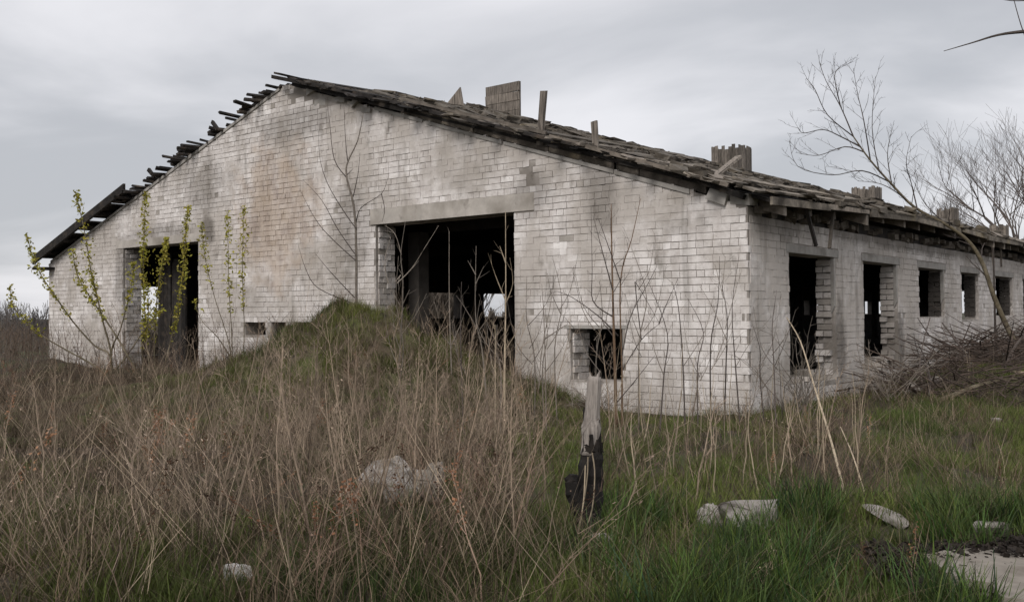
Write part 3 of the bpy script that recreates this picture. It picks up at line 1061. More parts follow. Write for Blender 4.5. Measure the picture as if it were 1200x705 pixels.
def twigs(mb, path, r, n, ln, up=0.5, depth=1, rt=0.0022, start=0.25, toward=None):
    """side twigs along a path"""
    m = len(path)
    for i in range(n):
        f = start + (1 - start) * (i + random.random()) / n
        k = min(int(f * (m - 1)), m - 2)
        p = path[k].lerp(path[k + 1], f * (m - 1) - k)
        d = (path[k + 1] - path[k]).normalized()
        an = random.uniform(0, 2 * math.pi)
        side = Vector((math.cos(an), math.sin(an), rv(.5)))
        side = (side - d * side.dot(d)).normalized()
        dirv = (d * random.uniform(.5, 1.0) + side * random.uniform(.5, 1.0) + Vector((0, 0, up * random.random()))).normalized()
        l = ln * random.uniform(.4, 1.2) * (1 - .5 * f)
        q = [p]
        for j in range(3):
            dirv = (dirv + Vector((rv(.22), rv(.22), rv(.18) + up * .12))).normalized()
            q.append(q[-1] + dirv * l / 3)
        rr_ = max(r * (1 - f) * .55, rt)
        mb.tube(q, [rr_, rr_ * .8, rr_ * .6, rr_ * .35], 3, cap=False)
        if depth > 0: twigs(mb, q, rr_, max(2, n // 3), l * .55, up, depth - 1, rt * .8)


def woody(name, label, cat, base, trunk_paths, branch_paths, tm, bm, group=None, tw=(6, .35, 1), r0=.02, rb=.008, rt=.0022):
    o = thing(name, label, cat, base, 0, group)
    off = Vector(base)
    mt, mb = MB(), MB()
    for k, pth in enumerate(trunk_paths):
        q = [p - off for p in smooth_path(pth)]
        r_ = r0 if k == 0 else r0 * .6
        n = len(q)
        mt.tube(q, [max(r_ * (1 - .8 * i / (n - 1)), rt) for i in range(n)], 6 if r0 > .03 else 5)
        twigs(mb, q, r_, tw[0], tw[1], .5, tw[2], rt, .35)
    for pth in branch_paths:
        q = [p - off for p in smooth_path(pth)]
        n = len(q)
        mb.tube(q, [max(rb * (1 - .8 * i / (n - 1)), rt) for i in range(n)], 4)
        twigs(mb, q, rb, max(2, tw[0] - 2), tw[1] * .8, .4, tw[2], rt, .2)
    mt.build('trunk', tm, o, True)
    if mb.v: mb.build('branches', bm, o)
    return o


def crop(x, y, s, ox, oy):
    return lambda pts: [(ox + a / s, oy + b / s) for a, b in pts]


# sapling against the gable, left of the gate
c5 = crop(0, 0, 2.71, 340, 120)
Yd = 17.6
tr = px_path(c5([(207, 680), (209, 400), (180, 240), (183, 190), (215, 120), (232, 35)]), Yd, .08)
tr[0].z = H(tr[0].x, tr[0].y) - .05
br = [px_path(c5(q), Yd, .15) for q in ([(209, 400), (170, 345), (120, 260), (95, 180), (90, 90)], [(180, 240), (140, 180), (125, 60), (118, 5)], [(183, 190), (176, 120), (170, -5)],
                                        [(209, 385), (225, 335), (290, 290), (310, 240)], [(205, 480), (150, 400), (100, 310), (40, 245)], [(206, 500), (130, 430), (80, 370), (30, 275)],
                                        [(205, 620), (130, 540), (80, 480)], [(205, 640), (90, 590), (50, 530), (25, 450)], [(290, 290), (300, 340), (292, 380)], [(200, 300), (215, 230), (222, 160)])]
woody('sapling', 'tall bare sapling spreading against the gable left of the gate', 'sapling', tr[0], [tr], br, M['bark'], M['bark_dark'], tw=(4, .25, 0), r0=.028, rb=.010)

# saplings before the small hatch
c8 = crop(0, 0, 2.203, 620, 180)
Yd = 12.9
tr = [px_path(c8(q), Yd, .06) for q in ([(226, 700), (222, 560), (217, 400), (213, 220), (212, 130)], [(240, 700), (240, 560), (236, 330), (265, 220), (288, 115)])]
br = [px_path(c8(q), Yd, .12) for q in ([(215, 420), (165, 380), (163, 300), (160, 140)], [(222, 560), (160, 500), (90, 420)], [(240, 560), (290, 480), (335, 440)], [(335, 440), (350, 400), (385, 320)],
                                        [(290, 480), (275, 350), (280, 340), (335, 435)], [(215, 350), (165, 160)], [(230, 470), (180, 420), (110, 370), (70, 355)], [(236, 330), (205, 240), (180, 170)], [(240, 520), (262, 420), (310, 330), (330, 290)],
                                        [(228, 640), (270, 590), (325, 520)])]
base = Vector((tr[0][0].x, tr[0][0].y, 0)); base.z = H(base.x, base.y)
for q in tr: q[0].z = base.z - .05
woody('sapling', 'thin two stemmed bare sapling with a rusty brown foot in front of the small hatch', 'sapling', base, tr, br, M['rustbark'], M['bark_dark'], tw=(7, .4, 1), r0=.026, rb=.010)

# stems before the gate
c7 = crop(0, 0, 2.937, 400, 220)
for lab, Yd, trp, brp, m_, r0 in (
    ('pale straight sapling standing before the right side of the dark gate', 12.2, [[(560, 705), (563, 560), (566, 380), (565, 80)]], [[(566, 390), (530, 300), (505, 225)], [(564, 400), (590, 330), (580, 240)], [(563, 560), (600, 500), (635, 420)], [(566, 260), (545, 200)]], 'straw', .017),
    ('thin forked sapling in the middle of the dark gateway', 12.8, [[(505, 705), (485, 560), (462, 440), (464, 200)]], [[(475, 500), (430, 420), (395, 370)], [(463, 300), (435, 250)], [(463, 330), (490, 270)], [(475, 490), (520, 430), (560, 400)]], 'bark', .015),
    ('straight unbranched sapling left of centre in the gateway', 13.5, [[(380, 560), (372, 400), (371, 150)]], [[(380, 540), (410, 470), (430, 410)], [(382, 550), (345, 500)]], 'bark', .013),
    ('slender sapling with a crooked broken branch at the left jamb of the gate', 13.2, [[(190, 690), (205, 520), (212, 330), (205, 230), (220, 120)]], [[(190, 330), (240, 280), (285, 210), (335, 130)], [(205, 300), (180, 330)], [(212, 400), (235, 350)], [(207, 230), (185, 160), (150, 130)], [(160, 330), (150, 250), (170, 170)]], 'bark', .015),
    ('thin pale upright stem rising between the two windows seen through the gate', 11.0, [[(528, 705), (530, 560), (529, 470)]], [], 'straw', .010),
    ('thin forked stem rising from the weeds right of the gate', 12.0, [[(705, 690), (700, 520), (690, 330)]], [[(680, 690), (690, 560), (720, 400), (727, 350)], [(700, 520), (760, 480), (780, 470)]], 'bark', .011)):
    trk = [px_path(c7(q), Yd, .05) for q in trp]
    b0 = Vector((trk[0][0].x, trk[0][0].y, H(trk[0][0].x, trk[0][0].y)))
    trk[0][0].z = min(trk[0][0].z, b0.z - .05); b0.z = trk[0][0].z
    woody('sapling', lab, 'sapling', b0, trk, [px_path(c7(q), Yd, .1) for q in brp], M[m_], M['bark' if m_ != 'straw' else 'straw'], tw=(4, .3, 0), r0=r0, rb=.008)

# dark thin stems along the right half of the gable
for lab, Yd, pts, brp in (
    ('dark thin stem standing before the wall midway between hatch and corner', 12.4, [[(803, 495), (800, 420), (795, 360), (788, 330)]], [[(800, 430), (825, 390), (835, 350)]]),
    ('dark thin stem with a bushy twig head just left of the wall corner', 12.0, [[(848, 500), (851, 420), (852, 370), (845, 330)]], [[(852, 400), (835, 360), (820, 335)], [(850, 385), (862, 340), (868, 320)], [(848, 350), (838, 310)], [(846, 345), (850, 300)]]),
    ('slightly leaning thin stem between the rusty sapling and the dark stems', 11.6, [[(772, 500), (778, 440), (782, 390), (760, 330)]], [[(778, 440), (765, 400), (770, 350)]]),
    ('grey thin stem touching the wall near the foot of the corner', 12.6, [[(868, 495), (862, 430), (858, 360), (866, 300)]], [[(862, 430), (880, 400), (905, 370)]])):
    trk = [px_path(q, Yd, .05) for q in pts]
    b0 = Vector((trk[0][0].x, trk[0][0].y, H(trk[0][0].x, trk[0][0].y)))
    trk[0][0].z = b0.z - .05
    woody('sapling', lab, 'sapling', b0, trk, [px_path(q, Yd, .1) for q in brp], M['bark_dark'], M['bark'], tw=(6, .3, 1), r0=.012, rb=.006)


for (a, tip, Yd, lab) in ((622, 330, 13.0, 'thin bare stem standing just right of the gate jamb'), (640, 360, 12.4, 'thin stem halfway between gate jamb and small hatch'), (655, 300, 13.2, 'tall thin stem just left of the small hatch'),
                          (700, 330, 12.0, 'thin stem crossing the front of the small hatch'), (752, 290, 12.2, 'tall thin stem right of the rusty sapling'), (818, 350, 12.6, 'thin stem between the two dark stems near the wall corner'),
                          (835, 300, 11.4, 'taller pale stem a little left of the wall corner'), (893, 380, 12.8, 'thin stem just right of the wall corner'), (908, 340, 12.4, 'thin stem standing left of the first broken window'),
                          (586, 380, 11.2, 'thin stem before the right side of the gateway weeds'), (545, 330, 11.6, 'thin bare stem rising off the right flank of the mound'), (470, 300, 12.6, 'thin bare stem rising in front of the left gate jamb')):
    x0 = a + rv(6)
    q = [(x0, 560), (a + rv(5), tip + .6 * (480 - tip)), (a + rv(8), tip + .3 * (480 - tip)), (a + rv(12), tip)]
    trk = [px_path(q, Yd, .05)]
    b0 = Vector((trk[0][0].x, trk[0][0].y, H(trk[0][0].x, trk[0][0].y))); trk[0][0].z = b0.z - .05
    brp = []
    for k in range(random.choice([2, 3, 4])):
        yb = tip + random.uniform(.25, .75) * (480 - tip); d_ = random.choice([-1, 1]) * random.uniform(12, 30)
        brp.append(px_path([(a + rv(4), yb), (a + d_ * .6, yb - 25), (a + d_, yb - random.uniform(45, 80))], Yd, .15))
    woody('sapling', lab, 'sapling', b0, trk, brp, M['bark' if random.random() < .6 else 'bark_dark'], M['bark'], tw=(5, .26, 1), r0=.011, rb=.006, rt=.002)


# budding shrubs on the left
def leafy(name, label, base_px, Yd, stems, r0=.022, dens=40, group=None):
    b0 = P(base_px[0], base_px[1], Yd); b0.z = H(b0.x, b0.y)
    o = thing(name, label, 'shrub', b0, 0, group)
    lf = MB()
    for pts, l0 in stems:
        q = [p - b0 for p in smooth_path(px_path(pts, Yd, .12))]
        n = len(q)
        s_ = MB()
        s_.tube(q, [max(r0 * (1 - .8 * i / (n - 1)), .004) for i in range(n)], 5)
        twigs(s_, q, r0 * .6, 5, .18, .6, 0, .003, .4)
        s_.build('stem', M['bark_olive'], o, True)
        tot = sum((q[i + 1] - q[i]).length for i in range(n - 1))
        for i in range(int(dens * 3.2 * tot * (1 - l0))):
            f = l0 + (1 - l0) * random.random()
            k = min(int(f * (n - 1)), n - 2)
            p = q[k].lerp(q[k + 1], random.random())
            w_ = .035 + .09 * (1 - abs(2 * (f - l0) / (1 - l0) - 1)) * random.random()
            p = p + Vector((random.gauss(0, w_ * .7), random.gauss(0, w_ * .7), rv(.06)))
            a = random.uniform(.013, .031)
            u_ = Vector((rv(1), rv(1), rv(1))).normalized(); v_ = u_.cross(Vector((rv(1), rv(1), rv(1)))).normalized()
            g = random.uniform(.6, 1.25)
            lf.add([p - u_ * a * 1.5, p + v_ * a * .8, p + u_ * a * 1.5, p - v_ * a * .8], [(0, 1, 2, 3)], (g, g * random.uniform(.85, 1.05), g * random.uniform(.6, 1.3)))
    lf.build('leaves', M['leaf'], o)


leafy('budding_shrub', 'spreading shrub with yellow green buds at the left end of the gable', (130, 470), 18.2,
      [([(130, 462), (129, 445), (110, 428), (80, 411), (54, 396), (36, 382), (15, 358), (12, 335)], .6),
       ([(130, 462), (129, 417), (111, 405), (85, 376), (60, 340), (48, 322), (38, 300), (32, 276)], .45),
       ([(131, 465), (130, 414), (121, 378), (111, 336), (107, 320), (99, 271), (92, 240), (90, 226)], .35),
       ([(160, 435), (137, 395), (119, 368), (103, 344), (90, 320), (85, 292)], .35),
       ([(130, 462), (131, 410), (141, 386), (153, 338), (157, 306)], .6),
       ([(130, 440), (150, 415), (170, 385), (190, 360)], .75)])
leafy('budding_shrub', 'upright leafing shrub standing before the left doorway', (185, 460), 18.6,
      [([(178, 452), (172, 400), (168, 330), (169, 270), (171, 225)], .25), ([(182, 452), (181, 400), (185, 340), (192, 300), (195, 280)], .3),
       ([(186, 452), (200, 400), (212, 340), (216, 290), (221, 243)], .3), ([(176, 452), (166, 410), (174, 370), (172, 330)], .4)], .016, 60)
leafy('budding_shrub', 'thin leafing shoots standing between the left doorway and the wall holes', (272, 470), 17.5,
      [([(272, 470), (270, 410), (252, 350), (240, 300), (236, 262)], .6), ([(272, 470), (272, 400), (268, 330), (267, 246)], .55), ([(276, 470), (286, 400), (284, 320), (286, 240)], .55),
       ([(271, 420), (255, 395), (236, 375), (228, 352)], .85)], .012, 34)

# leaning tree by the right side wall, its crown hanging over the roof
Yd = 20.4
tr = px_path([(1222, 450), (1196, 412), (1178, 378), (1164, 345), (1152, 310), (1136, 284), (1110, 264), (1072, 243), (1045, 216), (1020, 188), (1000, 160)], Yd, .03)
br = [px_path(q, Yd, .25) for q in ([(1000, 160), (985, 125), (968, 95), (960, 72)], [(1020, 188), (1012, 140), (1005, 110), (1000, 80)], [(1008, 172), (985, 160), (965, 152), (942, 156), (935, 150)],
                                    [(1040, 212), (1010, 200), (975, 205), (935, 195), (925, 165)], [(1000, 160), (970, 135), (955, 105), (945, 92)], [(1030, 200), (1022, 150), (1026, 90)], [(1072, 243), (1050, 225), (1030, 215), (1005, 212)],
                                    [(985, 125), (978, 90), (985, 78)], [(1075, 245), (1068, 215), (1062, 190), (1068, 160)], [(1110, 264), (1085, 240), (1072, 215)], [(1045, 216), (1040, 180), (1046, 150)], [(1012, 178), (990, 172), (960, 182), (938, 180)])]
b0 = Vector((tr[0].x, tr[0].y, H(tr[0].x, tr[0].y))); tr[0].z = b0.z - .1
woody('leaning_tree', 'olive barked tree bent over the eave with bare twigs hanging above the roof', 'tree', b0, [tr], br, M['bark_olive'], M['bark_dark'], tw=(12, .9, 1), r0=.064, rb=.016, rt=.0048)


# big bare trees beyond the barn
def grow(mb, p, d, l, r, lev, spread=.55, up=.12, rt=.012):
    n = 4
    pts = [p]; rad = [r]
    for i in range(n):
        d = (d + Vector((rv(.13), rv(.13), rv(.08) + up * .5))).normalized()
        pts.append(pts[-1] + d * l / n)
        rad.append(max(r * (1 - .45 * (i + 1) / n), rt))
    mb.tube(pts, rad, 6 if lev > 3 else 3, cap=False)
    if lev <= 0: return
    for i in range(random.choice([3, 4, 4]) if lev < 4 else 5):
        k = random.choice([1, 2, 3, 4, 4]) if i else 4
        an = random.uniform(0, 2 * math.pi)
        sd = Vector((math.cos(an), math.sin(an), rv(.3)))
        nd = (d + sd * spread * random.uniform(.6, 1.3) + Vector((0, 0, up))).normalized()
        grow(mb, pts[k], nd, l * random.uniform(.62, .85), max(rad[k] * .68, rt), lev - 1, spread, up, rt)


def big_tree(label, x, y, h, lev, spread, m_, rt=.014, group=None):
    o = thing('bare_tree', label, 'tree', (x, y, 0), 0, group)
    t_ = MB(); r0 = h * .016
    pts = [Vector((0, 0, -.3)), Vector((rv(.2), rv(.2), h * .12)), Vector((rv(.3), rv(.3), h * .26))]
    t_.tube(smooth_path(pts), [r0 * (1 - .35 * i / 8) for i in range(9)], 8)
    t_.build('trunk', m_, o, True)
    c = MB()
    for i in range(5):
        an = 2 * math.pi * i / 5 + rv(.4)
        grow(c, pts[1].lerp(pts[2], random.uniform(.3, 1) if i else 1), Vector((math.cos(an) * (spread if i else .1), math.sin(an) * (spread if i else .1), 1)).normalized(), h * .25, r0 * .6, lev, spread, .10, rt)
    c.build('crown', m_, o)


q = P(1205, 370, 90)
big_tree('large bare tree with a dense twiggy crown behind the far end of the barn', q.x, q.y, 23, 4, .66, M['bark_dark'], .010)
q = P(1110, 370, 105)
big_tree('smaller bare tree showing thin twigs over the roof between two vents', q.x, q.y, 15.5, 4, .6, M['bark_dark'], .010)
q = P(1275, 370, 110)
big_tree('bare tree at the right edge half hidden by a nearer one', q.x, q.y, 19, 4, .6, M['bark_dark'], .02)

# twig of a tree standing outside the frame on the right
tb = Vector((6.6, 6.2, H(6.6, 6.2)))
o = thing('overhanging_tree', 'bare tree out of view whose thin dark branch reaches into the top right corner', 'tree', tb)
t_ = MB(); t_.tube([p - tb for p in smooth_path([tb + Vector((0, 0, -.1)), tb + Vector((-.1, 0, 1.6)), tb + Vector((-.25, .05, 3.4)), tb + Vector((-.5, 0, 5.2))])], [.11 - .006 * i for i in range(13)], 7)
t_.build('trunk', M['bark'], o, True)
c = MB()
src = tb + Vector((-.2, 0, 3.0))
main = smooth_path([src, P(1330, 60, 6.2), P(1240, 34, 6.1), P(1200, 37, 6.1), P(1170, 41, 6.1), P(1140, 50, 6.05), P(1106, 60, 6.0)])
c.tube([p - tb for p in main], [.024 * (1 - i / (len(main) - 1)) ** 1.3 + .0022 for i in range(len(main))], 5)
for pts in ([P(1204, 50, 6.1), P(1196, 28, 6.1), P(1187, -5, 6.1), P(1180, -40, 6.1)], [P(1215, 0, 6.1), P(1185, 1, 6.1), P(1160, -4, 6.1)], [P(1240, 34, 6.1), P(1230, 10, 6.0), P(1212, 0, 6.1)]):
    q = smooth_path(pts); c.tube([p - tb for p in q], [.005 - .003 * i / (len(q) - 1) for i in range(len(q))], 4)
for i in range(7):
    grow(c, Vector((-.3, 0, 3.6 + .2 * i)), Vector((random.uniform(-.1, 1), rv(1), .7)).normalized(), 1.1, .03, 2, .55, .1, .003)
c.build('crown', M['bark_dark'], o)

# scrub outside the far windows
for k, (a, Yd, h, wd, lab) in enumerate(((507, 43, 3.4, 1.5, 'brown scrub seen through the left window inside the gate'), (577, 46, 1.5, 1.6, 'low scrub seen through the right window inside the gate'), (168, 32.5, 1.2, 1.2, 'scrub seen through a window inside the left doorway'))):
    q = P(a, 372, Yd)
    o = thing('scrub_bush', lab, 'bush', (q.x, q.y, 0))
    c = MB()
    for i in range(190 if k == 0 else 110):
        grow(c, Vector((rv(wd), rv(.8), 0)), Vector((rv(.5), rv(.5), 1)).normalized(), h * random.uniform(.3, .55), .03, 2, .5, .15, .016)
    c.build('twigs', M['bark'], o)

# low shrubs on the left horizon
for k, (a, b_, Yd, h, lab) in enumerate(((22, 372, 62, 2.2, 'leafless shrub on the horizon left of the barn corner'), (44, 374, 48, 1.8, 'low twiggy bush beside the left corner of the gable'), (2, 372, 80, 2.4, 'distant grey bush at the left edge of the field'))):
    q = P(a, b_, Yd)
    o = thing('far_shrub', lab, 'shrub', (q.x, q.y, 0))
    c = MB()
    for i in range(26):
        grow(c, Vector((rv(1.2), rv(.8), 0)), Vector((rv(.6), rv(.6), 1)).normalized(), h * random.uniform(.3, .6), .025, 2, .5, .15, .012)
    c.build('twigs', M['haze_twigs'], o)

# ------------------------------------------------------------------ burnt post
pb = P(690, 618, 6.83); pb.z = H(pb.x, pb.y)
post = thing('burnt_post', 'broken grey wooden post with a charred black foot standing in the grass', 'post', pb)


def px_off(a, b, Y=6.83):
    return P(a, b, Y) - pb


mb = MB()
pts = smooth_path([px_off(691, 532), px_off(693, 500), px_off(695, 470), px_off(697, 441)])
n = len(pts)
mb.tube(pts, [.068, .062, .062, .068, .070, .060, .055, .056, .052, .050, .049, .050, .047][:n], 11)
for v in range(len(mb.v)): mb.v[v] = tuple(c + rv(.004) for c in mb.v[v])
up_ = mb.build('weathered_shaft', M['palewood'], post, True)
mb = MB()
for (a0, a1, b0_, b1) in ((693, 691, 446, 436), (699, 703, 446, 434), (704, 706, 450, 446)):
    mb.tube([px_off(a0, b0_), px_off(a1, b1)], [.018, .004], 5)
mb.build('splinter', M['palewood'], post)
mb = MB()
pts = smooth_path([px_off(689, 634), px_off(689, 600), px_off(692, 565), px_off(693, 530), px_off(694, 520)])
mb.tube(pts, [.115, .112, .110, .105, .100, .098, .095, .092, .09, .088, .086, .082, .076, .072, .069, .067, .064][:len(pts)], 11)
for k in range(22):
    an = 6.28 * k / 22 + rv(.1)
    e0 = pts[-1] + Vector((math.cos(an) * .061, math.sin(an) * .061, -.05)); mb.tube([e0, e0 + Vector((rv(.01), rv(.01), (.04 + random.random() ** 2 * .26)))], [.0135, .003], 4)
for v in range(len(mb.v)): mb.v[v] = tuple(c + rv(.013) for c in mb.v[v])
mb.build('charred_base', M['char'], post)
mb = MB()
pts = smooth_path([px_off(684, 620), px_off(675, 590), px_off(672, 565), px_off(673, 556)])
mb.tube(pts, [.05, .055, .06, .06, .06, .062, .062, .062, .06, .058, .05, .045, .035][:len(pts)], 8)
for v in range(len(mb.v)): mb.v[v] = tuple(c + rv(.010) for c in mb.v[v])
mb.build('charred_stub', M['char'], post)
for pts in ([(672, 640), (682, 600), (688, 560), (689, 535)], [(660, 650), (690, 610), (697, 560), (694, 530)], [(678, 625), (684, 585), (686, 545)]):
    mb = MB(); q = smooth_path([px_off(a, b, 6.69) for a, b in pts]); mb.tube(q, .005, 4); mb.build('dry_tendril', M['straw'], post)


# ------------------------------------------------------------------ stones and slab
def rock(name, label, cat, px, py, Y, size, seed, mat='stone', sink=.3, rz=0, flat=1.0, tilt=(0, 0), group=None):
    rs = np.random.default_rng(seed)
    import bmesh
    bm = bmesh.new()
    bmesh.ops.create_icosphere(bm, subdivisions=3, radius=1)
    ph = rs.uniform(0, 6, 9)
    planes = rs.normal(0, 1, (7, 3)); planes /= np.linalg.norm(planes, axis=1)[:, None]
    dcut = rs.uniform(.30, .68, 7)
    for v in bm.verts:
        p = np.array(v.co)
        for nrm, dc in zip(planes, dcut):
            e = p @ nrm - dc
            if e > 0: p = p - nrm * e * .92
        p = p * (1 + .05 * np.sin(5 * p[0] + ph[0]) * np.sin(6 * p[1] + ph[1]) + .03 * np.sin(13 * p[2] + ph[2]) * np.sin(11 * p[0] + ph[3]) + rs.normal(0, .02))
        v.co = p * np.array(size)
    me = bpy.data.meshes.new(name); bm.to_mesh(me); bm.free()
    me.materials.append(M[mat])
    c = P(px, py, Y)
    z = H(c.x, c.y)
    o = link(name, me, None, (c.x, c.y, z + size[2] * (1 - 2 * sink) * .5 + size[2] * .2), (tilt[0], tilt[1], rz))
    return tag(o, label, cat, group)


def broken_slab(name, label, cat, px, py, Y, rx, ry, th, seed, tilt, rz, mat='slab', lift=0.0):
    rs = np.random.default_rng(seed)
    n = int(rs.integers(6, 9))
    an = np.sort(rs.uniform(0, 6.28, n) * .35 + np.arange(n) / n * 6.28 * .95)
    base = [(math.cos(a) * rx * r_, math.sin(a) * ry * r_) for a, r_ in zip(an, rs.uniform(.78, 1.12, n))]
    ring = []
    for i in range(n):
        a, b_ = np.array(base[i]), np.array(base[(i + 1) % n])
        for k in range(5): ring.append(a + (b_ - a) * k / 5 + rs.normal(0, .012 * (k > 0) + .003, 2))
    m = len(ring); vs, fs = [], []
    for lev, (sc, z) in enumerate(((.90, -th), (1.0, -th * .45), (1.01, -.014), (.955, 0.0), (.55, .004), (.2, .0))):
        for p in ring: vs.append((p[0] * sc + rs.normal(0, .004), p[1] * sc + rs.normal(0, .004), z + rs.normal(0, .004 if lev < 4 else .006)))
    for lev in range(5):
        for i in range(m): fs.append((lev * m + i, lev * m + (i + 1) % m, (lev + 1) * m + (i + 1) % m, (lev + 1) * m + i))
    fs.append(tuple(5 * m + i for i in range(m))); fs.append(tuple(range(m - 1, -1, -1)))
    q = MB(); q.add(vs, fs)
    o = q.build(name, M[mat])
    c = P(px, py, Y)
    o.location = (c.x, c.y, H(c.x, c.y) + lift); o.rotation_euler = (tilt[0], tilt[1], rz)
    return tag(o, label, cat)


broken_slab('rubble_stone', 'small flat pale stone touching the left end of a larger flat stone in the grass', 'stone', 838, 608, 7.1, .15, .15, .10, 1, (.42, -.12), .3, 'stone', .085)
broken_slab('concrete_lump', 'flat pale broken concrete piece tilted towards us in the grass right of the burnt post', 'rubble', 886, 616, 6.9, .27, .22, .13, 3, (.50, -.10), .1, 'stone', .12)
rock('rubble_stone', 'narrow pale stone lying in the grass midway between the flat stones and the slab', 'stone', 1044, 620, 6.8, (.20, .09, .07), 3, tilt=(.3, .4), rz=-.5, sink=.1)
rock('rubble_stone', 'long rough pale stone lying at the back edge of the concrete slab', 'stone', 1162, 626, 6.5, (.21, .11, .075), 4, rz=.18)
rock('rubble_stone', 'small grey stone at the right edge behind the slab', 'stone', 1208, 618, 6.55, (.12, .10, .08), 5)
broken_slab('concrete_lump', 'wide pale broken slab mostly hidden behind dry weeds left of the burnt post', 'rubble', 478, 590, 8.3, .46, .30, .16, 5, (.25, .05), .05, 'stone', .20)
broken_slab('concrete_lump', 'grey broken piece standing on edge in the weeds in front of the wide pale slab', 'rubble', 508, 612, 7.5, .19, .18, .09, 8, (1.05, .1), -.3, 'slab', .17)
broken_slab('concrete_lump', 'low pale fragment lying left of the piece standing on edge', 'rubble', 470, 618, 7.4, .16, .12, .09, 9, (.45, -.1), .4, 'stone', .09)
rock('rubble_stone', 'angular white stone lying among weeds at the bottom edge of the picture', 'stone', 275, 695, 5.5, (.115, .05, .095), 8, 'white', tilt=(.3, -.45), sink=.15)
rock('rubble_stone', 'small pale stone lying at the foot of the burnt post', 'stone', 704, 628, 6.55, (.09, .08, .05), 9)
rock('rubble_stone', 'white lump by the foot of the wall under the second broken window', 'stone', 1068, 474, 16.2, (.16, .12, .18), 10)
rock('rubble_stone', 'small white lump in the grass below the heap of dead branches', 'stone', 1168, 495, 13.2, (.11, .09, .06), 11)
rock('rubble_stone', 'flat grey stone on the grass between the wall corner and the reeds', 'stone', 838, 506, 12.2, (.13, .08, .04), 12)
rock('rubble_stone', 'pale stone lying below the first broken window', 'stone', 958, 510, 11.8, (.14, .10, .06), 13)
rock('rubble_stone', 'pale block lying among the branches right of the second window', 'stone', 1100, 470, 17.0, (.2, .14, .1), 14)
# slab with broken edge
sp = P(1190, 675, 5.45); sz = H(sp.x, sp.y) + .06
poly = [(-.46, .02), (-.40, .24), (-.2, .38), (.1, .50), (.5, .62), (1.2, .70), (1.5, .2), (1.35, -.9), (.3, -1.0), (-.5, -.75), (-.38, -.45), (-.52, -.28)]
pp = []
for i, a in enumerate(poly):
    b_ = poly[(i + 1) % len(poly)]
    for k in range(4):
        f = k / 4
        pp.append((a[0] + (b_[0] - a[0]) * f + rv(.018), a[1] + (b_[1] - a[1]) * f + rv(.018)))
mb = MB(); mb.prism(pp, 2, -.16, 0.0)
o = mb.build('concrete_slab', M['slab']); o.location = (sp.x, sp.y, sz); o.rotation_euler = (R(-2), R(2), .05)
tag(o, 'broken pale concrete slab at the bottom right corner', 'slab')
mb = MB()
for i in range(3000):
    a = random.uniform(-.70, .9); yv = .26 + .33 * max(0, (a + .4)) * .8 + random.gauss(.05, .13)
    if i % 3 == 0: a, yv = -.50 + random.gauss(0, .12), random.gauss(-.02, .24)
    p = Vector((sp.x + a, sp.y + yv, 0)); p.z = max(H(p.x, p.y) + .02, sz - .05) + random.uniform(0, .05)
    s_ = random.uniform(.012, .035); u_ = Vector((rv(1), rv(1), rv(.6))).normalized(); v_ = u_.cross(Vector((rv(1), rv(1), rv(1)))).normalized()
    mb.add([p - u_ * s_, p + v_ * s_ * .7, p + u_ * s_, p - v_ * s_ * .7], [(0, 1, 2, 3)])
tag(mb.build('leaf_litter', M['litter']), 'black rotting leaves along the broken edge of the slab', kind='stuff')


# ------------------------------------------------------------------ dead branches, poles, reeds
def stick(name, label, cat, pts, r0, r1, mat, group=None, tw=None, world=False):
    q = pts if world else [P(*p) for p in pts]
    q = smooth_path(q)
    o0 = q[0].copy()
    mb = MB(); n = len(q)
    mb.tube([p - o0 for p in q], [r0 + (r1 - r0) * i / (n - 1) for i in range(n)], 6)
    if tw: twigs(mb, [p - o0 for p in q], r0 * .7, tw[0], tw[1], .2, tw[2], .003, .1)
    o = mb.build(name, mat); o.location = o0
    return tag(o, label, cat, group)


def zg(x, y, dz=.02):
    return Vector((x, y, H(x, y) + dz))


stick('fallen_pole', 'pale bare pole leaning from the grass up towards the first broken window', 'pole', [(992, 588, 7.7), (975, 520, 9.0), (955, 455, 10.8), (938, 400, 12.6), (922, 372, 13.6)], .0125, .007, M['straw'])
stick('dead_branch', 'thin grey branch crossing behind the pale leaning pole', 'branch', [(1017, 590, 7.8), (1000, 535, 8.6), (985, 500, 9.4)], .008, .004, M['straw'])
for k, (pts, r, lab) in enumerate((
    ([(1060, 488, 14.6), (1110, 466, 15.2), (1160, 448, 16.2), (1230, 440, 17.2)], .05, 'long olive branch lying along the foot of the side wall'),
    ([(1175, 436, 18.2), (1200, 437, 18.0), (1260, 434, 18.0)], .05, 'pale cut branch at the right edge above the long olive branch'),
    ([(1148, 434, 18.2), (1125, 405, 18.5), (1104, 378, 18.8)], .028, 'dark branch leaning on the wall below the third window'),
    ([(1176, 432, 18.0), (1190, 405, 18.0), (1215, 375, 18.0)], .03, 'dark branch rising to the right edge under the leaning tree'),
    ([(1060, 470, 16.0), (1092, 448, 16.4), (1120, 446, 17.0)], .03, 'thick dark branch lying at the left end of the brushwood'),
    ([(1082, 455, 16.6), (1078, 420, 16.8), (1090, 372, 17.0)], .016, 'thin upright twig standing before the wall between second and third window'),
    ([(1085, 480, 15.2), (1090, 445, 15.6), (1080, 410, 16.0)], .02, 'upright brown branch in the brushwood below the second window'),
    ([(1167, 418, 21.5), (1166, 370, 21.5), (1164, 290, 21.3)], .035, 'straight dark pole hanging down the wall beside the leaning tree'))):
    stick('dead_branch', lab, 'branch', pts, r, r * .5, M['bark_olive'] if k == 0 else M['straw'] if k == 1 else M['bark_dark'], tw=(7, .6, 1) if k > 1 and k < 7 else (4, .4, 0) if k == 0 else None)

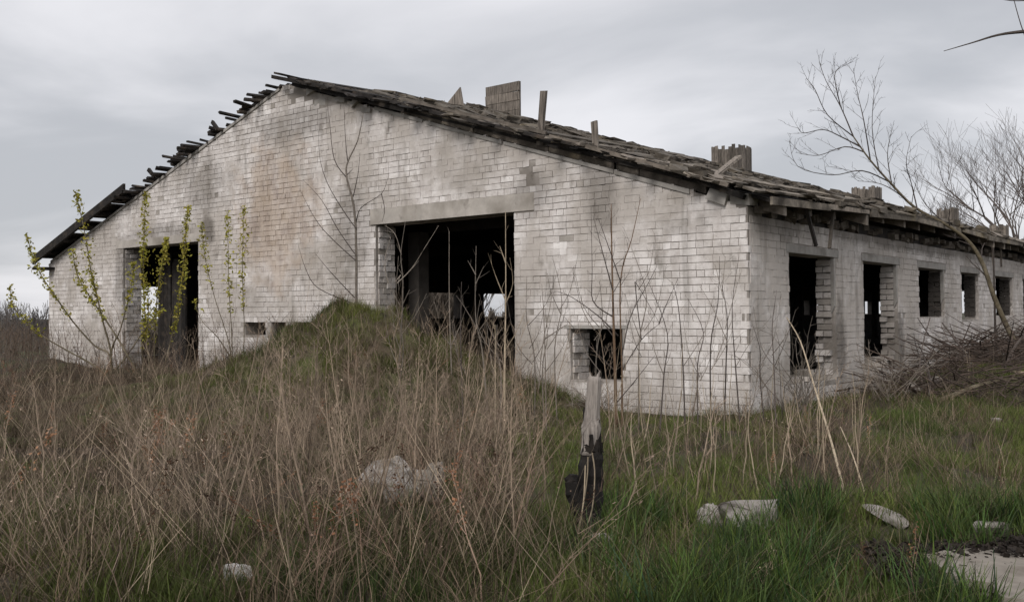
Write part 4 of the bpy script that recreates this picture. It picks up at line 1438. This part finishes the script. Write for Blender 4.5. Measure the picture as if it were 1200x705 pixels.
# brushwood heap along the side wall
mb = MB()
for i in range(1700):
    t = random.uniform(3.0, 24); x = 1.45 + random.gauss(0, .8)
    if x < .15: continue
    p = b2w(x, t); p.z = H(p.x, p.y) + random.uniform(.0, .55) * min(1, t / 8)
    an = random.uniform(0, 2 * math.pi); el = rv(.4) + .15
    dd = Vector((math.cos(an) * math.cos(el), math.sin(an) * math.cos(el), math.sin(el)))
    l = random.uniform(.4, 1.5)
    q = [p, p + dd * l / 2 + Vector((rv(.08), rv(.08), rv(.06))), p + dd * l + Vector((rv(.15), rv(.15), rv(.1)))]
    r_ = random.uniform(.005, .017)
    g = random.uniform(.6, 1.5)
    mb.tube(q, [r_, r_ * .8, r_ * .4], 4, (.075 * g, .056 * g, .045 * g), False)
tag(mb.build('brushwood', M['dry']), 'tangled heap of dead branches along the foot of the side wall', kind='stuff')
# thorny bush before the first window
for k, (a, b_, Yd, h, lab) in enumerate(((940, 470, 13.4, 1.5, 'tangled thorny bush growing before the first broken window'), (1040, 470, 15.6, 1.1, 'low tangled bush between the first and second windows'), (700, 470, 14.6, .7, 'low dead bush under the small hatch'))):
    q = P(a, b_, Yd); q.z = H(q.x, q.y)
    o = thing('thorn_bush', lab, 'bush', q)
    mb = MB()
    for i in range(34):
        an = random.uniform(0, 2 * math.pi); rad = abs(rv(.35))
        p0 = Vector((math.cos(an) * rad, math.sin(an) * rad * .6, -.03))
        d0 = Vector((rv(.8), rv(.5), random.uniform(.6, 1.2))).normalized()
        l = h * random.uniform(.5, 1.15)
        pth = [p0]
        for j in range(5):
            pth.append(pth[-1] + d0 * l / 5); d0 = (d0 + Vector((rv(.3), rv(.3), rv(.2) - .10 * j))).normalized()
        mb.tube(pth, [.007, .006, .005, .004, .003, .002], 4, cap=False)
        twigs(mb, pth, .006, 6, .3, .1, 0, .0025, .3)
    mb.build('twigs', M['bark'], o)

# individual tall dry stalks
STK = []
for k in range(8):
    mb = MB()
    h = 1.0
    lean = rv(.12)
    pts = [Vector((0, 0, -.03))]
    for j in range(6):
        pts.append(pts[-1] + Vector((lean * .17 + rv(.02), rv(.03), h / 6)))
    mb.tube(pts, [.0052, .0050, .0045, .0040, .0034, .0025, .0014], 4)
    if k < 6: twigs(mb, pts, .004, 13 + k, .30, .5, 1, .0014, .22)
    for j in range(8 if k < 6 else 3):
        p = pts[-1].lerp(pts[4], random.random()) + Vector((rv(.06), rv(.06), rv(.05))); a = random.uniform(.003, .006)
        mb.add([p + Vector((-a, 0, 0)), p + Vector((0, a, a)), p + Vector((a, 0, 0)), p + Vector((0, -a, -a))], [(0, 1, 2, 3)])
    me = mb.mesh('dry_stalk'); me.materials.append(M['stalk'] if k < 6 else M['straw']); STK.append(me)
spots = []
for i in range(84):
    a = random.uniform(40, 640) if i % 2 else random.uniform(360, 620)
    Yd = random.uniform(5.6, 11); h = random.uniform(.85, 1.55)
    where = ('near the left edge of the weeds' if a < 150 else 'below the left doorway' if a < 240 else 'below the wall holes' if a < 340
             else 'before the earth mound' if a < 450 else 'before the mound flank' if a < 560 else 'just left of the burnt post')
    size = 'very tall' if h > 1.3 else 'tall' if h > 1.08 else 'shorter'
    dist = 'near us' if Yd < 7.2 else 'farther back' if Yd > 9.2 else 'midway back'
    spots.append((a, Yd, h, size + ' dry weed stalk ' + dist + ' ' + where, 'tall dry stalks on the left'))
for a, b_, Yd, h in ((770, 590, 7.8, .95), (812, 596, 7.5, .9), (838, 590, 7.7, .85), (870, 570, 8.3, .75), (752, 520, 10.5, .8), (905, 575, 8.0, .7), (720, 560, 8.6, .8), (740, 600, 7.4, .7), (790, 560, 8.6, 1.2), (860, 540, 9.4, 1.1)):
    lab = {770: 'pale reed in the middle of the grass between post and flat stones', 812: 'pale reed just left of the flat stones', 838: 'pale reed right behind the small flat stone', 870: 'short pale reed behind the larger flat stone',
           752: 'distant pale reed before the right jamb of the small hatch', 905: 'short pale reed right of the larger flat stone', 720: 'pale reed standing close behind the burnt post', 740: 'short pale reed in the near grass right of the burnt post',
           790: 'tall pale reed standing between post and wall corner', 860: 'pale reed in front of the foot of the wall corner'}[a]
    spots.append((a, Yd, h, lab, 'pale reeds right of the post'))
rr_ = random.Random(5)
for i in range(24):
    a = 705 + i * 8.6 + rr_.uniform(-4, 4); Yd = rr_.uniform(7.6, 11.5); h = rr_.uniform(.6, 1.25)
    spots.append((a, Yd, h, ('taller' if h > .95 else 'shorter') + ' dry stalk ' + ('near the flat stones' if Yd < 8.6 else 'midway to the wall' if Yd < 10.2 else 'close to the wall') + ', ' +
                  ('just right of the burnt post' if a < 745 else 'below the rusty sapling' if a < 790 else 'below the dark stems' if a < 850 else 'below the wall corner'), 'thin dry stalks on the green strip'))
for i in range(18):
    col_, row_ = i % 3, (i // 3) % 3
    a = 905 + 38 * col_ + random.uniform(0, 30); Yd = 8.2 + row_ + random.uniform(0, .8); h = random.uniform(.6, 1.2)
    spots.append((a, Yd, h, ('taller' if h > .9 else 'shorter') + ' brown stalk at the ' + ('left', 'middle', 'right')[col_] + ' of the ' + ('front', 'centre', 'back')[row_] + ' of the clump before the broken windows', 'stalks of the brown clump'))
for (a, Yd, h, lab, grp) in spots:
    c = P(a, 500, Yd)
    rot = (rv(.17), rv(.22), random.uniform(0, 6.28))
    if 'left' in grp:
        ux = (Matrix.Rotation(rot[2], 3, 'Z') @ Matrix.Rotation(rot[1], 3, 'Y') @ Matrix.Rotation(rot[0], 3, 'X') @ Vector((0, 0, 1))).x
        lab = lab.replace('dry weed stalk', 'dry weed stalk leaning right' if ux > .07 else 'dry weed stalk leaning left' if ux < -.07 else 'upright dry weed stalk')
    me = random.choice(STK[:6]) if 'left' in grp or random.random() < .3 else random.choice(STK[6:])
    o = link('dry_stalk', me, None, (c.x, c.y, H(c.x, c.y)), rot)
    sxy = random.uniform(.9, 1.3)
    o.scale = (sxy, sxy, h)
    tag(o, lab, 'dry stalk', grp)

# ------------------------------------------------------------------ grass and weeds
def ribbon(pts, wd, tw=None):
    """flat tapering strip -> verts, quads"""
    pts = [np.array(p, float) for p in pts]
    side = np.array(tw if tw is not None else (1, 0, 0), float)
    vs, fs = [], []
    n = len(pts)
    for i, p in enumerate(pts):
        w_ = wd * (1 - .82 * i / (n - 1))
        vs += [p - side * w_ / 2, p + side * w_ / 2]
    for i in range(n - 1): fs.append((2 * i, 2 * i + 1, 2 * i + 3, 2 * i + 2))
    return vs, fs


def blade_temp(nb, hmin, hmax, wd, spread, bend, base_dark=.55):
    V, Q, S = [], [], []
    for b in range(nb):
        an = rng.uniform(0, 6.28); r_ = spread * abs(rng.normal())
        p = np.array([np.cos(rng.uniform(0, 6.28)) * r_, np.sin(rng.uniform(0, 6.28)) * r_, -.02])
        h = rng.uniform(hmin, hmax); bd = bend * rng.uniform(.3, 1.3)
        d = np.array([np.cos(an), np.sin(an), 0])
        pts = [p + d * h * bd * f ** 1.8 + np.array([0, 0, h * f * (1 - .22 * bd * f)]) for f in (0, .4, .75, 1)]
        v, q = ribbon(pts, wd * rng.uniform(.7, 1.2), (-d[1] * .9, d[0] * .9, 0))
        g = rng.uniform(.75, 1.25)
        Q += [tuple(i + len(V) for i in f) for f in q]; V += v
        S += [[g] * 3] * 8
    return np.array(V), np.array(Q), np.array(S)


def weed_temp(h, nt_, wd, tl, tufts):
    V, Q, S = [], [], []

    def addr(v, q, g):
        nonlocal V, Q, S
        Q += [tuple(i + len(V) for i in f) for f in q]; V += v; S += [[g, g, g]] * len(v)

    lean = rng.normal(0, .14, 2)
    pts = [np.array([lean[0] * f * f * h + rng.normal(0, .012), lean[1] * f * f * h + rng.normal(0, .012), f * h - .02]) for f in np.linspace(0, 1, 5)]
    addr(*ribbon(pts, wd), 1.0); addr(*ribbon(pts, wd, (0, 1, 0)), .95)
    ends = [pts[-1]]
    for i in range(nt_):
        f = rng.uniform(.15, .97); k = min(int(f * 4), 3)
        p = pts[k] + (pts[k + 1] - pts[k]) * (f * 4 - k)
        an = rng.uniform(0, 6.28); l = tl * rng.uniform(.4, 1.2) * (1.15 - .6 * f)
        d = np.array([np.cos(an) * .75, np.sin(an) * .75, rng.uniform(.3, 1.2)]); d /= np.linalg.norm(d)
        q = [p, p + d * l * .5 + rng.normal(0, .01, 3), p + d * l + np.array([0, 0, l * .12])]
        addr(*ribbon(q, wd * .6, (-d[1], d[0], 0)), rng.uniform(.75, 1.15))
        ends.append(q[-1])
        for j in range(2):
            an2 = rng.uniform(0, 6.28); e = q[1] + np.array([np.cos(an2), np.sin(an2), .9]) * l * .35
            addr(*ribbon([q[1], e], wd * .45, (0, 1, 0)), rng.uniform(.7, 1.1)); ends.append(e)
    for e in ends:
        for j in range(tufts if rng.uniform() < .35 else 0):
            c = e + rng.normal(0, .02, 3); a = rng.uniform(.003, .007)
            u_ = rng.normal(0, 1, 3); u_ /= np.linalg.norm(u_); v_ = np.cross(u_, rng.normal(0, 1, 3)); v_ /= np.linalg.norm(v_)
            addr([c - u_ * a * 1.5, c + v_ * a, c + u_ * a * 1.5, c - v_ * a], [(0, 1, 2, 3)], rng.uniform(.7, 1.2))
    return np.array(V), np.array(Q), np.array(S)


def field(n, x0, x1, y0, y1, dens):
    """points over a rectangle of ground kept with probability dens(x, y)"""
    x = rng.uniform(x0, x1, n); y = rng.uniform(y0, y1, n)
    bx, by = w2b(x, y)
    inside = (bx > -BW - .06) & (bx < .06) & (by > -.06) & (by < BL)
    view = (np.abs(x) < .72 * y + 2.6)
    k = (rng.uniform(0, 1, n) < dens(x, y, bx, by)) & ~inside & view
    x, y = x[k], y[k]
    return np.stack([x, y, Hn(x, y)], -1)


def sstep(v, a, b):
    f = np.clip((v - a) / (b - a), 0, 1)
    return f * f * (3 - 2 * f)


def patch(x, y, s, o):
    return .5 + .25 * (np.sin(s * x + o) * np.cos(s * .8 * y - o) + np.sin(s * 1.7 * x - .7 * s * y + 2 * o)) + .15 * np.sin(s * 3.1 * y + s * 2.3 * x + o)


def brown(x, y, bx, by):
    b = 1 - sstep(x - .03 * (y - 7), -.25, .55)
    b = np.maximum(b, .8 * np.exp(-((by + .35) / .42) ** 2) * (bx < .3))
    b = np.maximum(b, .7 * np.exp(-((bx - .4) / .4) ** 2) * (by > -.3))
    b = np.maximum(b, 1.0 * np.exp(-((x - 3.0 - .14 * (y - 9)) / .75) ** 2 - ((y - 10.0) / 1.9) ** 2))
    b = np.maximum(b, .45 * (patch(x, y, 2.4, 12) > .60) * (x > .3) * (y > 7.2))
    b = np.maximum(b, .55 * np.exp(-((bx - 1.6) / .9) ** 2) * (by > 2))
    return b


slab_out = lambda x, y: ((x > sp.x - .5) & (x < sp.x + 1.6) & (y < sp.y + .55 + .12 * (x - sp.x)) & (y > sp.y - 1.1))
stones_xy = [(P(a, 600, Y_).x, Y_, r_) for a, Y_, r_ in ((838, 6.98, .17), (884, 6.70, .27), (1044, 6.6, .19), (1162, 6.32, .24), (478, 7.9, .12), (508, 7.25, .16), (275, 5.35, .16), (704, 6.45, .12), (690, 6.6, .15))]


def clear(x, y):
    c = slab_out(x, y)
    for sx, sy, r_ in stones_xy: c = c | (np.hypot(x - sx, y - sy) < r_)
    return c


MOUNDTOP = lambda x, y: np.maximum(.8 * sstep(mh(x, y), .3, .5) * (x < -3.2) * (patch(x, y, 2.9, 1) > .4), np.maximum(sstep(mh(x, y), .8, 1.25) * sstep(y, 13.2, 14.4), .85 * sstep(mh(x, y), .35, .7) * (x > -1.9))) * (.55 + .45 * (patch(x, y, 2.3, 5) > .45))
# green grass
G1 = [blade_temp(9, .08, .24, .0085, .05, .55) for _ in range(8)]
pos = field(135000, -9, 10, 4.6, 19, lambda x, y, bx, by: np.where(clear(x, y), 0, np.clip((1 - brown(x, y, bx, by)) * (.16 + .84 * sstep(patch(x, y, 2.6, 1) * .6 + patch(x, y, 1.1, 3) * .4, .33, .62)) * .8 + .6 * (patch(x, y, 1.9, 9) * .6 + patch(x, y, 4.1, 2) * .4 < .47) * (x < .8) * (y < 14) + .45 * (y < 6.9) * (patch(x, y, 1.6, 2) > .40) + .75 * MOUNDTOP(x, y), 0, 1)))
n = len(pos)
pt = patch(pos[:, 0], pos[:, 1], 1.1, 2)[:, None]
tone = np.array([.058, .088, .018]) * (1 - pt) + np.array([.15, .18, .042]) * pt
tone = tone * rng.uniform(.6, 1.35, (n, 1))
tone *= (1 - .28 * sstep(-pos[:, 1:2], -7.2, -6.0)) * np.where(pos[:, 0:1] < 0, .78, 1) * np.where(mh(pos[:, 0:1], pos[:, 1:2]) > .5, np.array([1.0, .92, .85]), 1)
dryk = rng.uniform(0, 1, n) < .18
tone[dryk] = np.array([.18, .145, .085]) * rng.uniform(.6, 1.2, (dryk.sum(), 1))
sc_ = rng.uniform(.5, 1.15, n) * np.where(pos[:, 1] > 7.5, .72, 1.0) * np.where(mh(pos[:, 0], pos[:, 1]) > .5, 1.25, 1)
tag(scatter('green_grass', G1, pos, sc_, tone, M['grass'], .18), 'fresh green grass growing through the dead weeds', kind='stuff')
# lush long grass in the near foreground on the right
G2 = [blade_temp(12, .20, .44, .013, .06, .6) for _ in range(6)]
pos = field(6000, .2, 4.4, 4.5, 7.4, lambda x, y, bx, by: np.where(clear(x, y), 0, .75 * sstep(x, .3, .9) * (.05 + .95 * (patch(x, y, 3.1, 3) > .54)) * (1 - .75 * sstep(y, 6.2, 7.3))))
n = len(pos)
tone = np.array([.050, .078, .019]) * rng.choice([.5, .8, 1.2, 1.6], n)[:, None] * np.array([1, 1, 1]) + rng.normal(0, .006, (n, 3)).clip(-.01, .02)
tag(scatter('long_grass', G2, pos, rng.uniform(.55, 1.0, n), np.clip(tone, .01, 1), M['grass'], .2), 'lush long grass in the foreground right of the post', kind='stuff')
# dead thatch
T1 = [blade_temp(7, .12, .45, .006, .08, 1.1) for _ in range(8)]
pos = field(62000, -14, 10, 4.5, 26, lambda x, y, bx, by: np.where(clear(x, y), 0, np.clip(.5 * brown(x, y, bx, by) * (1 - .6 * MOUNDTOP(x, y)) * (.5 + .5 * patch(x, y, 1.7, 5)) + .05 + .10 * (y < 7.5) * (x > .3) + .06 * (patch(x, y, 2.1, 8) > .6), 0, 1) * np.clip(1.3 - y / 26, .25, 1)))
n = len(pos)
pt = patch(pos[:, 0], pos[:, 1], 1.4, 7)[:, None]
tone = np.array([.11, .078, .052]) * (1 - pt) + np.array([.20, .148, .10]) * pt
tone *= rng.uniform(.2, 1.25, (n, 1)) * (1 - .3 * sstep(-pos[:, 0:1], 3.0, 6.0))
tag(scatter('dead_grass', T1, pos, rng.uniform(.7, 1.25, n), tone, M['dry'], .35), 'matted dead grass between the weeds', kind='stuff')
# dry forbs
W1 = [weed_temp(rng.uniform(.45, .85), int(rng.integers(6, 11)), .0070, .27, 1) for _ in range(14)]
for _ in range(2):                     # docks with rusty seed heads
    V_, Q_, S_ = weed_temp(rng.uniform(.6, .85), 4, .009, .14, 0)
    V_, Q_, S_ = list(V_), [tuple(q) for q in Q_], [list(q) for q in S_]
    top = V_[8]
    for k in range(60):
        f = rng.uniform(.55, 1.0)
        c_ = top * f + rng.normal(0, .016, 3); a = rng.uniform(.005, .011)
        u_ = rng.normal(0, 1, 3); u_ /= np.linalg.norm(u_); v_ = np.cross(u_, rng.normal(0, 1, 3)); v_ /= np.linalg.norm(v_)
        b_ = len(V_); V_ += [c_ - u_ * a, c_ + v_ * a, c_ + u_ * a, c_ - v_ * a]; Q_.append((b_, b_ + 1, b_ + 2, b_ + 3))
        g = rng.uniform(.6, 1.0); S_ += [[g * .85, g * .6, g * .45]] * 4
    W1.append((np.array(V_), np.array(Q_), np.array(S_)))
pos = field(23000, -12, 9, 4.7, 24, lambda x, y, bx, by: np.where(clear(x, y), 0, np.clip(.62 * brown(x, y, bx, by) ** 1.5 * (1 - .75 * MOUNDTOP(x, y)) * (.03 + .97 * sstep(patch(x, y, 1.9, 9) * .55 + patch(x, y, 4.1, 2) * .45, .40, .58)) + .02, 0, 1) * np.clip(1.25 - y / 22, .25, 1)))
n = len(pos)
pt = patch(pos[:, 0], pos[:, 1], .9, 11)[:, None]
tone = np.array([.225, .152, .112]) * (1 - pt) + np.array([.35, .275, .21]) * pt
tone *= rng.choice([.28, .5, .85, 1.25, 1.5], n, p=[.26, .22, .22, .18, .12])[:, None] * (1 - .35 * sstep(-pos[:, 0:1], 3.0, 6.0) * (pos[:, 1:2] < 13))
bx, by = w2b(pos[:, 0], pos[:, 1])
sc_ = rng.uniform(.65, 1.2, n) * np.where((pos[:, 0] > .8), .62, 1.0) * np.where(np.abs(by + .5) < .8, .8, 1) * (1 - .35 * np.clip(mh(pos[:, 0], pos[:, 1]), 0, 1)) * np.where((pos[:, 0] > -1.6) & (pos[:, 1] > 12), .7, 1) * np.where((pos[:, 0] < -2.3) & (pos[:, 1] > 9.5) & (pos[:, 1] < 16), .66, 1)
tag(scatter('dry_weeds', W1, pos, sc_, tone, M['dry'], .40), 'dense brown dead weeds covering the left foreground', kind='stuff')
# long thin dry straws
S1 = [blade_temp(4, .5, 1.05, .0065, .10, .42) for _ in range(8)]
pos = field(8000, -10, 9, 4.7, 17, lambda x, y, bx, by: np.where(clear(x, y), 0, np.clip(.55 * brown(x, y, bx, by) * (1 - .8 * MOUNDTOP(x, y)) * (.25 + .75 * patch(x, y, 1.3, 6)) + .02, 0, 1) * np.clip(1.25 - y / 20, .2, 1)))
n = len(pos)
tone = np.array([.31, .245, .175]) * rng.uniform(.5, 1.3, (n, 1))
tag(scatter('dry_straws', S1, pos, rng.uniform(.6, 1.1, n) * np.where(pos[:, 0] > .8, .7, 1), tone, M['dry'], .34), 'long thin dry straws standing among the dead weeds', kind='stuff')
# the field beyond, left of the barn
W2 = [weed_temp(rng.uniform(.8, 1.2), 8, .014, .35, 2) for _ in range(8)]
pos = field(26000, -70, -6, 20, 110, lambda x, y, bx, by: np.clip(.9 - y / 130, .1, 1) * (np.abs(x + .51 * y) < .22 * y + 3))
n = len(pos)
tone = np.array([.15, .112, .085]) * rng.uniform(.6, 1.3, (n, 1))
tag(scatter('field_weeds', W2, pos, rng.uniform(.8, 1.5, n), tone, M['dry'], .12), 'brown weeds of the open field left of the barn', kind='stuff')
